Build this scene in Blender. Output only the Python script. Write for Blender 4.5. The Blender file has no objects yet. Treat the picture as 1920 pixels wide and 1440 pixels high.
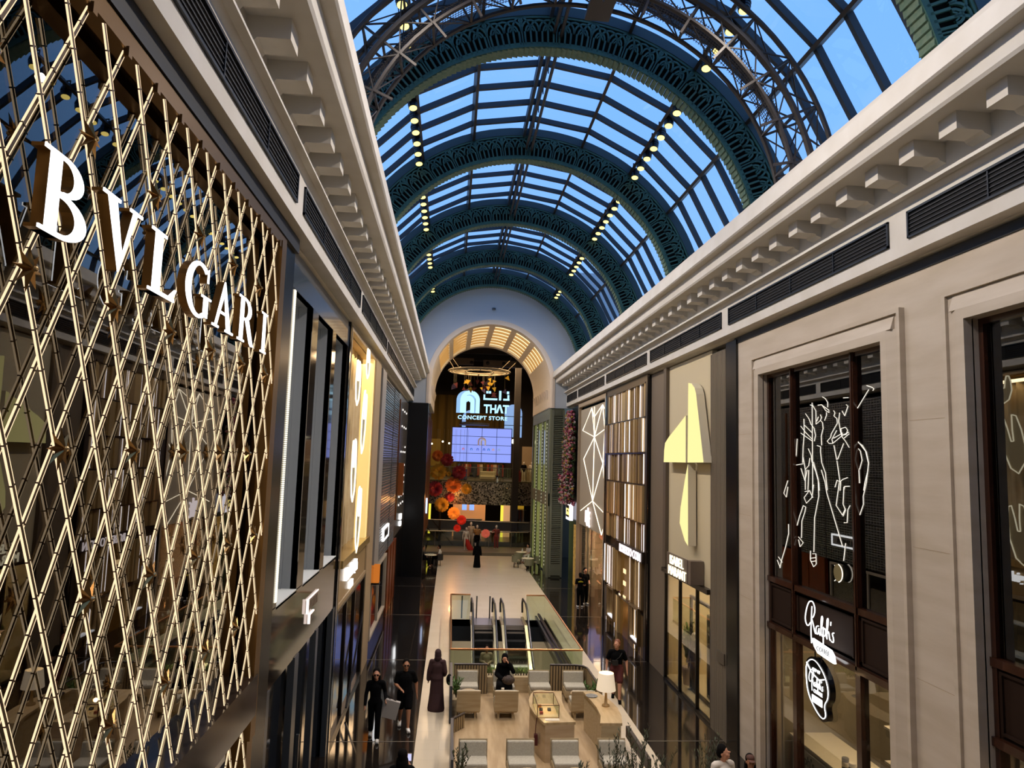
import bpy, bmesh, math, random
from mathutils import Vector, Matrix
R = math.radians
random.seed(7)
S = bpy.context.scene
COL = S.collection

# ---------------------------------------------------------------- colours and materials
def lin(h, k=1.0):
    h = h.lstrip('#')
    o = []
    for i in (0, 2, 4):
        c = int(h[i:i + 2], 16) / 255
        o.append((c / 12.92 if c <= .04045 else ((c + .055) / 1.055) ** 2.4) * k)
    return (*o, 1)

# ---------------------------------------------------------------- camera
CAM = Vector((-2.38, 0, 7.2))
cd = bpy.data.cameras.new('camera'); cam = bpy.data.objects.new('camera', cd); COL.objects.link(cam)
cd.sensor_fit = 'HORIZONTAL'; cd.sensor_width = 36; cd.lens = 36 * 1332 / 1920
cd.clip_start = .05; cd.clip_end = 400
def _cam():
    W, H, f = 1920, 1440, 1332.
    def d(px, py): return Vector((px - W / 2, -(py - H / 2), -f)).normalized()
    a = d(845.5, 860); b = d(1345, -11900)
    if b.y < 0: b = -b
    b = (b - a * a.dot(b)).normalized(); x = a.cross(b)
    M = Matrix((x, a, b))            # rows: world axes seen in camera space -> maps camera to world
    return M
cam.matrix_world = Matrix.Translation(CAM) @ _cam().to_4x4()
S.camera = cam

# ---------------------------------------------------------------- view
S.view_settings.view_transform = 'Standard'; S.view_settings.look = 'None'
S.view_settings.exposure = 0.0; S.view_settings.gamma = 1.0
try: S.view_settings.use_curve_mapping = False
except Exception: pass
S.cycles.max_bounces = 7; S.cycles.diffuse_bounces = 3; S.cycles.glossy_bounces = 4
S.cycles.transparent_max_bounces = 16; S.cycles.transmission_bounces = 4
S.cycles.sample_clamp_indirect = 4.0; S.cycles.caustics_reflective = False; S.cycles.caustics_refractive = False
S.cycles.use_denoising = True

# ---------------------------------------------------------------- sky: clear dusk, deeper blue overhead
wd = bpy.data.worlds.new('sky'); S.world = wd; wd.use_nodes = True
nt = wd.node_tree; bg = nt.nodes['Background']
tc = nt.nodes.new('ShaderNodeTexCoord'); sx = nt.nodes.new('ShaderNodeSeparateXYZ')
rp = nt.nodes.new('ShaderNodeValToRGB'); nz = nt.nodes.new('ShaderNodeTexNoise'); mxs = nt.nodes.new('ShaderNodeMixRGB')
nt.links.new(tc.outputs['Generated'], sx.inputs[0]); nt.links.new(sx.outputs['Z'], rp.inputs[0])
rp.color_ramp.elements[0].position = 0.0; rp.color_ramp.elements[0].color = lin('#8fabc4')
rp.color_ramp.elements[1].position = 0.75; rp.color_ramp.elements[1].color = lin('#6aa4f0')
e = rp.color_ramp.elements.new(.3); e.color = lin('#7aabe6')
nz.inputs['Scale'].default_value = 3.0; nz.inputs['Detail'].default_value = 4
mxs.blend_type = 'MIX'; mxs.inputs['Color2'].default_value = lin('#8db6ee')
mr = nt.nodes.new('ShaderNodeMapRange'); mr.inputs[1].default_value = .45; mr.inputs[2].default_value = .75; mr.inputs[4].default_value = .45
nt.links.new(tc.outputs['Generated'], nz.inputs['Vector']); nt.links.new(nz.outputs['Fac'], mr.inputs[0])
nt.links.new(mr.outputs[0], mxs.inputs['Fac']); nt.links.new(rp.outputs[0], mxs.inputs['Color1'])
nt.links.new(mxs.outputs[0], bg.inputs['Color']); bg.inputs['Strength'].default_value = 1.5

def light(kind, name, loc, energy, color='#ffd9a8', size=.3, rot=None, sy=None, angle=None, blend=.6):
    l = bpy.data.lights.new(name, kind); o = bpy.data.objects.new(name, l); COL.objects.link(o)
    o.location = loc; l.energy = energy; l.color = lin(color)[:3]
    if kind == 'AREA':
        l.size = size
        if sy: l.shape = 'RECTANGLE'; l.size_y = sy
    else: l.shadow_soft_size = size
    if kind == 'SPOT': l.spot_size = R(angle or 80); l.spot_blend = blend
    if rot: o.rotation_euler = [R(a) for a in rot]
    return o
# the pendant spot rows under the vault: every fifth spotlight carries a real lamp
for yy in (7.4, 11.9, 20.0, 27.0, 34.0, 41.0):
    for sx_ in (-1, 1):
        light('SPOT', 'vault_lamp', (sx_ * 3.9, yy, 17.5), 2600, '#ffefdf', .12, (0, sx_ * 33, 0), angle=120, blend=1.0)
# warm wash along the hall from unseen fill spots under the ridge, without fixtures
for yy in (8, 20, 32, 43):
    light('SPOT', 'hall_fill_spot', (0, yy, 17.9), 420, '#ffd6a0', .4, (0, 0, 0), angle=70, blend=1)
light('AREA', 'atrium_light', (0, 62, 15.5), 1800, '#ffd3a0', 8)
light('AREA', 'lower_hall_light', (0, 31, -.95), 650, '#fff2e0', 3.5, sy=8)

# ---------------------------------------------------------------- material factory
_M = {}
def mat(name, col, rough=.55, metal=0., emit=None, c2=None, scale=4., stretch=None, bump=0., coat=0., spec=None, detail=4, lo=.35, hi=.65):
    if name in _M: return _M[name]
    m = bpy.data.materials.new(name); m.use_nodes = True; t = m.node_tree; b = t.nodes['Principled BSDF']
    b.inputs['Base Color'].default_value = lin(col); b.inputs['Roughness'].default_value = rough; b.inputs['Metallic'].default_value = metal
    if spec is not None: b.inputs['Specular IOR Level'].default_value = spec
    if coat: b.inputs['Coat Weight'].default_value = coat; b.inputs['Coat Roughness'].default_value = .05
    if emit:
        b.inputs['Emission Color'].default_value = lin(emit[0]); b.inputs['Emission Strength'].default_value = emit[1]
    if c2 or bump:
        tc = t.nodes.new('ShaderNodeTexCoord'); mp = t.nodes.new('ShaderNodeMapping'); n = t.nodes.new('ShaderNodeTexNoise')
        t.links.new(tc.outputs['Object'], mp.inputs[0]); t.links.new(mp.outputs[0], n.inputs['Vector'])
        mp.inputs['Scale'].default_value = stretch or (1, 1, 1); n.inputs['Scale'].default_value = scale; n.inputs['Detail'].default_value = detail
        if c2:
            r = t.nodes.new('ShaderNodeValToRGB'); r.color_ramp.elements[0].position = lo; r.color_ramp.elements[1].position = hi
            r.color_ramp.elements[0].color = lin(col); r.color_ramp.elements[1].color = lin(c2)
            t.links.new(n.outputs['Fac'], r.inputs[0]); t.links.new(r.outputs[0], b.inputs['Base Color'])
        if bump:
            bp = t.nodes.new('ShaderNodeBump'); bp.inputs['Strength'].default_value = bump; bp.inputs['Distance'].default_value = .02
            t.links.new(n.outputs['Fac'], bp.inputs['Height']); t.links.new(bp.outputs[0], b.inputs['Normal'])
    _M[name] = m; return m
def glow(name, col, k):
    if name in _M: return _M[name]
    m = bpy.data.materials.new(name); m.use_nodes = True; t = m.node_tree; t.nodes.clear()
    o = t.nodes.new('ShaderNodeOutputMaterial'); e = t.nodes.new('ShaderNodeEmission')
    e.inputs[0].default_value = lin(col); e.inputs[1].default_value = k; t.links.new(e.outputs[0], o.inputs[0]); _M[name] = m; return m
def glass(name, tint='#ffffff', refl=.08, rough=0., fres=None, rcol='#ffffff'):
    if name in _M: return _M[name]
    m = bpy.data.materials.new(name); m.use_nodes = True; t = m.node_tree; t.nodes.clear()
    o = t.nodes.new('ShaderNodeOutputMaterial'); mx = t.nodes.new('ShaderNodeMixShader')
    tr = t.nodes.new('ShaderNodeBsdfTransparent'); g = t.nodes.new('ShaderNodeBsdfGlossy')
    tr.inputs[0].default_value = lin(tint); g.inputs['Roughness'].default_value = rough; g.inputs['Color'].default_value = lin(rcol)
    if fres:
        r0 = ((fres - 1) / (fres + 1)) ** 2; lw = t.nodes.new('ShaderNodeLayerWeight'); lw.inputs[0].default_value = .5
        pw = t.nodes.new('ShaderNodeMath'); pw.operation = 'POWER'; pw.inputs[1].default_value = 4.0
        ma = t.nodes.new('ShaderNodeMath'); ma.operation = 'MULTIPLY_ADD'; ma.inputs[1].default_value = 1 - r0; ma.inputs[2].default_value = r0
        t.links.new(lw.outputs['Facing'], pw.inputs[0]); t.links.new(pw.outputs[0], ma.inputs[0]); t.links.new(ma.outputs[0], mx.inputs[0])
    else: mx.inputs[0].default_value = refl
    t.links.new(tr.outputs[0], mx.inputs[1]); t.links.new(g.outputs[0], mx.inputs[2]); t.links.new(mx.outputs[0], o.inputs[0]); _M[name] = m; return m
def brick(name, c1, c2, mortar, sc, bw, rh, ms=.02, rough=.4, rot=(0, 0, 0), coat=0, squash=0, off=.5):
    if name in _M: return _M[name]
    m = mat(name, c1, rough, coat=coat); t = m.node_tree; b = t.nodes['Principled BSDF']
    tc = t.nodes.new('ShaderNodeTexCoord'); mp = t.nodes.new('ShaderNodeMapping'); n = t.nodes.new('ShaderNodeTexBrick')
    mp.inputs['Rotation'].default_value = [R(a) for a in rot]
    t.links.new(tc.outputs['Object'], mp.inputs[0]); t.links.new(mp.outputs[0], n.inputs[0])
    n.inputs['Color1'].default_value = lin(c1); n.inputs['Color2'].default_value = lin(c2); n.inputs['Mortar'].default_value = lin(mortar)
    n.inputs['Scale'].default_value = sc; n.inputs['Brick Width'].default_value = bw; n.inputs['Row Height'].default_value = rh
    n.inputs['Mortar Size'].default_value = ms; n.offset = off; t.links.new(n.outputs[0], b.inputs[0]); return m

# ---------------------------------------------------------------- geometry helper
ORG = {}
class MB:
    def __init__(s): s.v = []; s.f = []; s.m = []; s.cur = 0
    def add(s, vs, fs):
        k = len(s.v); s.v += [tuple(p) for p in vs]
        for f in fs: s.f.append([k + i for i in f]); s.m.append(s.cur)
        return s
    def box(s, x0, x1, y0, y1, z0, z1):
        if x0 > x1: x0, x1 = x1, x0
        if y0 > y1: y0, y1 = y1, y0
        if z0 > z1: z0, z1 = z1, z0
        return s.add([(x0, y0, z0), (x1, y0, z0), (x1, y1, z0), (x0, y1, z0), (x0, y0, z1), (x1, y0, z1), (x1, y1, z1), (x0, y1, z1)],
                     [(0, 3, 2, 1), (4, 5, 6, 7), (0, 1, 5, 4), (1, 2, 6, 5), (2, 3, 7, 6), (3, 0, 4, 7)])
    def quad(s, *p): return s.add(p, [tuple(range(len(p)))])
    def bar(s, a, b, w, h=None, up=(0, 0, 1)):
        a, b = Vector(a), Vector(b); d = (b - a)
        if d.length < 1e-6: return s
        d.normalize(); u = Vector(up)
        if abs(d.dot(u)) > .98: u = Vector((1, 0, 0)) if abs(d.x) < .9 else Vector((0, 1, 0))
        r = d.cross(u).normalized(); u = r.cross(d); h = h or w; r *= w / 2; u = u * h / 2
        return s.add([a - r - u, a + r - u, a + r + u, a - r + u, b - r - u, b + r - u, b + r + u, b - r + u],
                     [(3, 2, 1, 0), (4, 5, 6, 7), (0, 1, 5, 4), (1, 2, 6, 5), (2, 3, 7, 6), (3, 0, 4, 7)])
    def tube(s, pts, r, n=6, closed=False, cap=True):
        P = [Vector(p) for p in pts]; N = len(P); rr = r if isinstance(r, (list, tuple)) else [r] * N
        vs = []; fs = []; pu = None
        for i, p in enumerate(P):
            a = P[i - 1] if (i or closed) else P[i]; b = P[(i + 1) % N] if (i < N - 1 or closed) else P[i]
            d = (b - a)
            d = d.normalized() if d.length > 1e-9 else Vector((0, 0, 1))
            if pu is None: pu = Vector((0, 0, 1)) if abs(d.z) < .9 else Vector((1, 0, 0))
            u = pu - d * pu.dot(d)
            u = u.normalized() if u.length > 1e-6 else Vector((0, 1, 0)); pu = u; w = d.cross(u)
            for k in range(n):
                t = 2 * math.pi * k / n; vs.append(p + (u * math.cos(t) + w * math.sin(t)) * rr[i])
        for i in range(N if closed else N - 1):
            j = (i + 1) % N
            for k in range(n): fs.append((i * n + k, i * n + (k + 1) % n, j * n + (k + 1) % n, j * n + k))
        if cap and not closed: fs += [tuple(range(n))[::-1], tuple((N - 1) * n + k for k in range(n))]
        return s.add(vs, fs)
    def prism(s, poly, ax, a0, a1):
        n = len(poly)
        def P(p, a): return {'x': (a, p[0], p[1]), 'y': (p[0], a, p[1]), 'z': (p[0], p[1], a)}[ax]
        return s.add([P(p, a0) for p in poly] + [P(p, a1) for p in poly],
                     [tuple(range(n))[::-1], tuple(range(n, 2 * n))] + [(i, (i + 1) % n, n + (i + 1) % n, n + i) for i in range(n)])
    def strip(s, A, B):          # quads between two point rows
        n = len(A); return s.add(list(A) + list(B), [(i, i + 1, n + i + 1, n + i) for i in range(n - 1)])
    def lathe(s, prof, c=(0, 0, 0), n=16, sx=1, sy=1):
        vs = []; fs = []
        for r, z in prof:
            for k in range(n):
                t = 2 * math.pi * k / n; vs.append((c[0] + r * math.cos(t) * sx, c[1] + r * math.sin(t) * sy, c[2] + z))
        for i in range(len(prof) - 1):
            for k in range(n): fs.append((i * n + k, i * n + (k + 1) % n, (i + 1) * n + (k + 1) % n, (i + 1) * n + k))
        fs.append(tuple(range(n))[::-1]); fs.append(tuple((len(prof) - 1) * n + k for k in range(n)))
        return s.add(vs, fs)
    def ball(s, c, r, n=10, m=7, sc=(1, 1, 1)):
        vs = []; fs = []
        for i in range(m + 1):
            ph = math.pi * i / m
            for k in range(n):
                t = 2 * math.pi * k / n
                vs.append((c[0] + r * sc[0] * math.sin(ph) * math.cos(t), c[1] + r * sc[1] * math.sin(ph) * math.sin(t), c[2] + r * sc[2] * math.cos(ph)))
        for i in range(m):
            for k in range(n): fs.append((i * n + k, (i + 1) * n + k, (i + 1) * n + (k + 1) % n, i * n + (k + 1) % n))
        return s.add(vs, fs)
    def build(s, name, m, parent=None, smooth=False, kind=None, bevel=0, **kw):
        me = bpy.data.meshes.new(name); o = bpy.data.objects.new(name, me)
        org = Vector((0, 0, 0)); p = parent
        while p is not None:
            org += p.location; p = p.parent
        if parent is None and s.v:            # put the origin of a one-mesh thing at its base
            xs = [v[0] for v in s.v]; ys = [v[1] for v in s.v]; zs = [v[2] for v in s.v]
            org = Vector(((min(xs) + max(xs)) / 2, (min(ys) + max(ys)) / 2, min(zs))); o.location = org
            if kind == 'structure': org = Vector((0, 0, 0)); o.location = org
        me.from_pydata([(v[0] - org.x, v[1] - org.y, v[2] - org.z) for v in s.v], [], s.f)
        for mm in (m if isinstance(m, (list, tuple)) else [m]): me.materials.append(mm)
        if isinstance(m, (list, tuple)):
            for i, p_ in enumerate(me.polygons): p_.material_index = s.m[i]
        if smooth:
            for p_ in me.polygons: p_.use_smooth = True
        me.validate(); COL.objects.link(o)
        if parent is not None: o.parent = parent
        if kind: o['kind'] = kind
        for k, v in kw.items(): o[k] = v
        if bevel:
            bv = o.modifiers.new('bevel', 'BEVEL'); bv.width = bevel; bv.segments = 2; bv.limit_method = 'ANGLE'
        return o
def thing(name, label, cat, loc=(0, 0, 0), group=None, kind=None, rot=0):
    o = bpy.data.objects.new(name, None); COL.objects.link(o); o.location = loc; o.rotation_euler.z = R(rot)
    o.empty_display_size = .2
    if kind: o['kind'] = kind
    if label: o['label'] = label
    if cat: o['category'] = cat
    if group: o['group'] = group
    return o
def tag(o, label, cat, group=None):
    o['label'] = label; o['category'] = cat
    if group: o['group'] = group
    return o
def copy(o, parent=None, label=None, group=None):
    c = o.copy(); COL.objects.link(c)
    if parent: c.parent = parent
    for ch in list(o.children): copy(ch, c)
    if label: c['label'] = label
    if group: c['group'] = group
    return c
def empty_part(name, parent): return None
_TXT = {}
def text(s, size, align='LEFT', font=None, bold=0., spacing=1.0):
    cu = bpy.data.curves.new('t', 'FONT'); cu.body = s; cu.size = size; cu.align_x = align; cu.resolution_u = 3; cu.offset = bold; cu.space_character = spacing
    if font: cu.font = font
    o = bpy.data.objects.new('t', cu); COL.objects.link(o)
    bpy.context.view_layer.update()
    me = bpy.data.meshes.new_from_object(o.evaluated_get(bpy.context.evaluated_depsgraph_get()))
    vs = [tuple(v.co) for v in me.vertices]; fs = [tuple(p.vertices) for p in me.polygons]
    bpy.data.objects.remove(o); bpy.data.curves.remove(cu); bpy.data.meshes.remove(me)
    return vs, fs
def wall_text(mb, s, size, x, y, z, side, align='CENTER', sx=1.0, depth=.04, **k):
    # side -1: left wall (reads towards +Y), +1: right wall (reads towards -Y), 0: faces the camera (reads towards +X)
    vs, fs = text(s, size, align, **k)
    def P(v, d):
        if side == -1: return (x + d, y + v[0] * sx, z + v[1])
        if side == 1: return (x - d, y - v[0] * sx, z + v[1])
        return (x + v[0] * sx, y - d, z + v[1])
    mb.add([P(v, depth) for v in vs], fs)
    e = {}
    for f in fs:
        for i in range(len(f)):
            a, b = f[i], f[(i + 1) % len(f)]; e[(a, b)] = e.get((a, b), 0) + 1
    bd = [(a, b) for a, b in e if (b, a) not in e]
    for a, b in bd: mb.quad(P(vs[a], 0), P(vs[b], 0), P(vs[b], depth), P(vs[a], depth))

# ---------------------------------------------------------------- common materials
PLASTER = mat('plaster_cream', '#d0cbc1', .8, c2='#c8c2b6', scale=1.5)
WALLBLUE = mat('plaster_pale', '#b9c0c6', .85)
BLACK = mat('black_gap', '#08080a', .5)
GRILLE = mat('grille_black', '#0c0f14', .45)
STEEL = mat('slate_steel', '#2a323b', .6, 0)
STEELB = mat('brown_steel', '#2e2722', .5, .1)
VERD = mat('verdigris_iron', '#2c4f47', .6, .0, c2='#345c50', scale=3)
TILE = mat('verdigris_tile', '#64745c', .6, c2='#4c6650', scale=9)
BRASS = mat('brushed_brass', '#b08a4a', .3, .9)
GOLD = mat('satin_gold', '#c69a55', .28, 1.0)
DKMETAL = mat('dark_bronze', '#1a1411', .35, .5)
GLASSROOF = glass('roof_glass', '#f4f8ff', .05)
CLEAR = glass('clear_glass', '#eef4f0', .07)
DARKGLASS = glass('shop_glass', '#c9c6bd', fres=1.9)
# ================================================================= SHELL
ZC, RG, RI, RO = 12.65, 6.75, 5.57, 6.45
YN, YE = -3.0, 45.0
def pol(r, deg): return (r * math.sin(R(deg)), ZC + r * math.cos(R(deg)))
FLOORM = brick('polished_black_granite', '#191512', '#1d1814', '#3a332b', 1, 1.2, 1.2, .006, .06, coat=.3, off=0)
m = MB().box(-8, -3.0, YN, 54.6, -.3, 0); m.box(3.0, 8, YN, 54.6, -.3, 0); m.box(-8, 8, YN - 1, YN, -.3, 0)
m.build('floor', FLOORM, kind='structure')
STRIP = brick('cream_limestone', '#c4b8a2', '#bdb099', '#a39780', 1, 1.2, .6, .004, .28, coat=.12)
m = MB().box(-3, 3, YN, 23.72, -.3, .004); m.box(-3, -2.16, 23.72, 33.1, -.3, .004); m.box(2.17, 3, 23.72, 33.1, -.3, .004); m.box(-3, 3, 33.1, 54.6, -.3, .004)
m.build('floor_light', STRIP, kind='structure')
m = MB()
for yy in (19.1, 26.5, 33.9, 41.3): m.box(-5.1, -3.02, yy, yy + .03, 0, .004); m.box(3.02, 5.1, yy, yy + .03, 0, .004)
m.build('trim_5', mat('floor_joint', '#6a6255', .4), kind='structure')
# void below the escalator well
m = MB().box(-8, 8, 12, 42, -5.6, -5.4).build('floor_lower', mat('lower_floor', '#bfb6a4', .35), kind='structure')
m = MB().box(-8, 8, 39, 39.3, -5.4, -.3); m.box(-8.2, -8, 12, 39, -5.4, -.3); m.box(8, 8.2, 12, 39, -5.4, -.3)
m.build('wall_lower', mat('lower_wall', '#c8bda8', .7), kind='structure')
m = MB()
for a in ((-2.2, -2.14, 23.7, 33.14), (2.15, 2.2, 23.7, 33.14), (-2.2, 2.2, 33.1, 33.16), (-2.2, 2.2, 23.66, 23.72)): m.box(*a, -.95, -.0)
m.build('trim_6', mat('slab_edge', '#17130f', .3), kind='structure')
MB().box(-8, 8, 12, 23.66, -.95, -.31).build('ceiling_lower', mat('lower_ceiling', '#ccc0a8', .8), kind='structure')
# building behind the shopfronts (keeps the daylight out)
DW = mat('dark_wall', '#1a1613', .8)
MB().box(-8.4, -8, YN, 45, -6, 13).build('wall_left', DW, kind='structure')
MB().box(8, 8.4, YN, 45, -6, 13).build('wall_right', DW, kind='structure')
MB().box(-8.4, 8.4, YN - .6, YN, -6, 13.0).build('wall_back', mat('back_wall', '#8d8578', .8), kind='structure')
g = MB()
for s_ in (-1, 1): g.box(s_ * 3.96, s_ * 9, YN, YE, 12.87, 12.95)
g.build('ceiling', mat('gutter_ledge', '#cfc9bd', .8), kind='structure')
# end of the vault behind the camera
g = MB()
pts = [pol(RG, a) for a in range(-90, 91, 6)]
g.prism([(-7, 12.9)] + pts + [(7, 12.9)], 'y', YN - .6, YN); g.build('wall_gable', WALLBLUE, kind='structure')

# ================================================================= CORNICES
def cornice(sd, n):
    P = [(4.86, 10.72), (4.86, 10.96)]
    prof = [(5.2, 10.66), (5.12, 10.72), (4.86, 10.72), (4.86, 11.52), (4.80, 11.605), (4.686, 11.605), (4.70, 11.67), (4.92, 11.72), (4.92, 12.216), (4.17, 12.216), (4.14, 12.26), (4.14, 12.54), (3.96, 12.54), (3.93, 12.57), (3.95, 12.87), (4.4, 12.95), (5.6, 12.9), (5.6, 10.66)]
    c = MB().prism([(sd * x, z) for x, z in (prof if sd > 0 else prof[::-1])], 'y', YN, YE - .02).build('trim_%d' % n, PLASTER, kind='structure')
    # dentil blocks: one mesh shape, copied along the cornice
    a, b = 4.92, 4.41
    y = 0.79; first = None
    while y < 44.6:
        if first is None:
            m = MB().prism([(0, 0), (sd * -(a - b), 0), (sd * -(a - b), -.262), (sd * -.13, -.262), (sd * -.10, -.30), (0, -.34)][::(1 if sd < 0 else -1)], 'y', -.18, .18)
            me_o = m.build('dentil_block', PLASTER, parent=None)
            me_o.data.transform(Matrix.Translation(me_o.location)); me_o.location = (0, 0, 0); first = me_o; o = me_o
        else:
            o = first.copy(); COL.objects.link(o)
        o.parent = c; o.location = (sd * a, y, 12.218); y += .915
    return c
cornice(-1, 1); cornice(1, 2)
# air grilles in the frieze
GY = [(-3.5, 3.1), (3.6, 10.6), (11.1, 18.1), (18.6, 25.6), (26.1, 33.1), (33.6, 40.6), (41.1, 44.6)]
for sd, nm in ((-1, 'left'), (1, 'right')):
    base = None
    for (y0, y1), tell in zip(GY, ('behind the viewer', 'nearest the viewer', 'second from the viewer', 'third from the viewer', 'fourth from the viewer', 'fifth from the viewer', 'short last one beside the end wall')):
        if y1 < 4: continue
        t = thing('air_grille', 'long black slatted air grille in the %s frieze, %s' % (nm, tell), 'air grille', (sd * 4.85, (y0 + y1) / 2, 10.96), 'air grilles in the %s frieze' % nm)
        X = lambda d: sd * (4.86 - d)
        m = MB()
        for a in ((y0, y1, 10.96, 10.995), (y0, y1, 11.375, 11.41), (y0, y0 + .04, 10.96, 11.41), (y1 - .04, y1, 10.96, 11.41)): m.box(X(.0), X(.035), *a)
        k = max(1, round((y1 - y0) / 1.75))
        for i in range(1, k): yy = y0 + (y1 - y0) * i / k; m.box(X(0), X(.03), yy - .012, yy + .012, 10.96, 11.41)
        m.build('frame', mat('grille_frame', '#151b22', .4, .2), t)
        MB().box(X(-.01), X(.002), y0, y1, 10.96, 11.41).build('duct_opening', mat('duct_black', '#020203', .9), t)
        m = MB()
        for i in range(1, 6): z = 10.99 + i * .066; m.box(X(.004), X(.02), y0 + .04, y1 - .04, z - .006, z + .006)
        m.build('slats', mat('grille_slat', '#29292c', .5), t)
# ================================================================= GLASS VAULT
RY = [3.25, 10.4, 17.78, 24.92, 32.1, 39.25, 44.35]
edges = [YN] + [y + .22 for y in RY] + [YE]
for i in range(len(edges) - 1):
    y0, y1 = edges[i], edges[i + 1]
    if y1 - y0 < .5: continue
    m = MB()
    for a in range(-90, 90, 18):
        (xa, za), (xb, zb) = pol(RG, a), pol(RG, a + 18)
        m.quad((xa, y0, za), (xa, y1, za), (xb, y1, zb), (xb, y0, zb))
    w = m.build('window_%d' % (i + 1), GLASSROOF, kind='structure')
    n = max(1, round((y1 - y0) / 1.19))
    for k in range(1, n):
        yy = y0 + (y1 - y0) * k / n; m = MB()
        for a in range(-90, 90, 18):
            A, B, C_, D = pol(RG - .02, a), pol(RG - .02, a + 18), pol(RG - .19, a + 18), pol(RG - .19, a)
            m.prism([A, B, C_, D], 'y', yy - .06, yy + .06)
        m.build('glazing_bar', STEEL, w)
    m = MB()
    for a in range(-72, 73, 18):
        if a == 0: continue
        x, z = pol(RG - .16, a); nx, nz = math.sin(R(a)), math.cos(R(a))
        m.bar((x, y0, z), (x, y1, z), .09, .3, up=(nx, 0, nz))
    m.build('purlin', STEELB, w)
    m = MB()
    for dx in (-.16, .05): m.box(dx - .05, dx + .05, y0, y1, 18.5 + .55, 18.5 + .9)
    m.build('ridge_beam', STEEL, w)
m = MB()
m.tube([(.12, 4, 18.55), (.12, 44.3, 18.55)], .05, 8); m.tube([(-.06, 4, 18.62), (-.06, 44.3, 18.62)], .045, 8)
y = 4.2
while y < 44: m.bar((.03, y, 18.55), (.03, y, 19.2), .03); y += 1.19
tag(m.build('ridge_rail', STEELB), 'twin brown steel rails hung under the ridge of the glass vault', 'rail')

# fretwork ribs
def fret(r0, r1, ys, dy, mb, outer=True):
    H = r1 - r0
    def P(u, v, a0): a = a0 + 9 * u; r = r0 + H * v; return (r * math.sin(R(a)), r * math.cos(R(a)) + ZC)
    def band(path, w, a0):       # flat strip following path in (u,v)
        L = []; Rr = []
        for i, (u, v) in enumerate(path):
            (ua, va), (ub, vb) = path[max(i - 1, 0)], path[min(i + 1, len(path) - 1)]
            du, dv = (ub - ua) * .95, (vb - va) * H; l = math.hypot(du, dv) or 1
            nu, nv = -dv / l * w / 2 / .95, du / l * w / 2 / H
            L.append(P(u + nu, v + nv, a0)); Rr.append(P(u - nu, v - nv, a0))
        A = [(x, ys, z) for x, z in L]; B = [(x, ys, z) for x, z in Rr]; C_ = [(x, ys + dy, z) for x, z in L]; D = [(x, ys + dy, z) for x, z in Rr]
        mb.strip(B, A); mb.strip(A, C_); mb.strip(D, B); mb.strip(C_, D)
    def arc(cu, ru, v0, rv, a, b, n=9): return [(cu + ru * math.cos(R(a + (b - a) * i / n)), v0 + rv * math.sin(R(a + (b - a) * i / n))) for i in range(n + 1)]
    for a0 in [-81 + 9 * i for i in range(18)]:
        band([(i / 4, .07) for i in range(5)], .13, a0); band([(i / 4, .97) for i in range(5)], .07, a0)
        for k in range(6):
            u = (k + .5) / 6; band([(u, .07), (u, .5)], .052 if k % 3 == 1 else .05, a0)
        for c in (.25, .75):
            band(arc(c, .25, .5, .36, 0, 180), .05, a0); band(arc(c, .135, .5, .2, 0, 180, 7), .05, a0); band([(c - .085, .5), (c - .05, .58), (c, .6), (c + .05, .58), (c + .085, .5)], .03, a0)
        for c in (0, .5, 1):
            a, b = (0, 90) if c == 0 else ((90, 180) if c == 1 else (0, 180))
            band(arc(c, .25, .5, .46 if c != .5 else .36, a, b, 8), .05, a0)
        band([(0, .72), (.05, .85), (0, .98)], .04, a0); band([(1, .72), (.95, .85), (1, .98)], .04, a0)
        band([(0, .05), (0, .98)], .03, a0)
def rib(y0):
    t = thing('vault_rib', None, 'arched rib', (0, y0, 12.9))
    m = MB(); fret(RI, RO, y0, .05, m); m.build('fretwork_face', VERD, t)
    m = MB()
    A = [pol(RI + .17, a) for a in range(-81, 82, 3)]; B = [pol(RO + .02, a) for a in range(-81, 82, 3)]
    m.strip([(x, y0 + .2, z) for x, z in A], [(x, y0 + .2, z) for x, z in B]); m.strip([(x, y0 + .26, z) for x, z in B], [(x, y0 + .26, z) for x, z in A])
    m.build('web_plate', mat('rib_web', '#050708', .9), t)
    m = MB()
    for k in range(-54, 54):
        a = k * 1.5; A, B, C_, D = pol(RI - .0, a), pol(RI - .045, a + 1.46), pol(RI + .02, a + 1.46), pol(RI + .03, a)
        m.prism([A, B, C_, D], 'y', y0 + .03, y0 + .43)
    m.build('soffit_tiles', TILE, t)
    m = MB()
    for a in range(-81, 81, 3):
        A, B, C_, D = pol(RO, a), pol(RO, a + 3), pol(RG - .02, a + 3), pol(RG - .02, a)
        m.prism([A, B, C_, D], 'y', y0 - .02, y0 + .45)
    m.build('flange', mat('rib_flange', '#22353b', .5, .1), t)
    return t
r0 = rib(0); ribs = []
for i, (y, lb) in enumerate(zip(RY, ('nearest rib of the glass vault, only its right foot in view overhead', 'green fretwork rib of the vault cut by the top right picture edge', 'large green fretwork rib of the vault just behind the brown gantry', 'green fretwork arch, second full one from the viewer', 'green fretwork arch, third full one from the viewer', 'green fretwork arch, second in front of the end wall', 'green fretwork arch hugging the pale end wall'))):
    o = r0 if i == 0 else copy(r0)
    o.location = (0, y, 12.9); o['label'] = lb; o['group'] = 'fretwork ribs of the vault'

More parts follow.
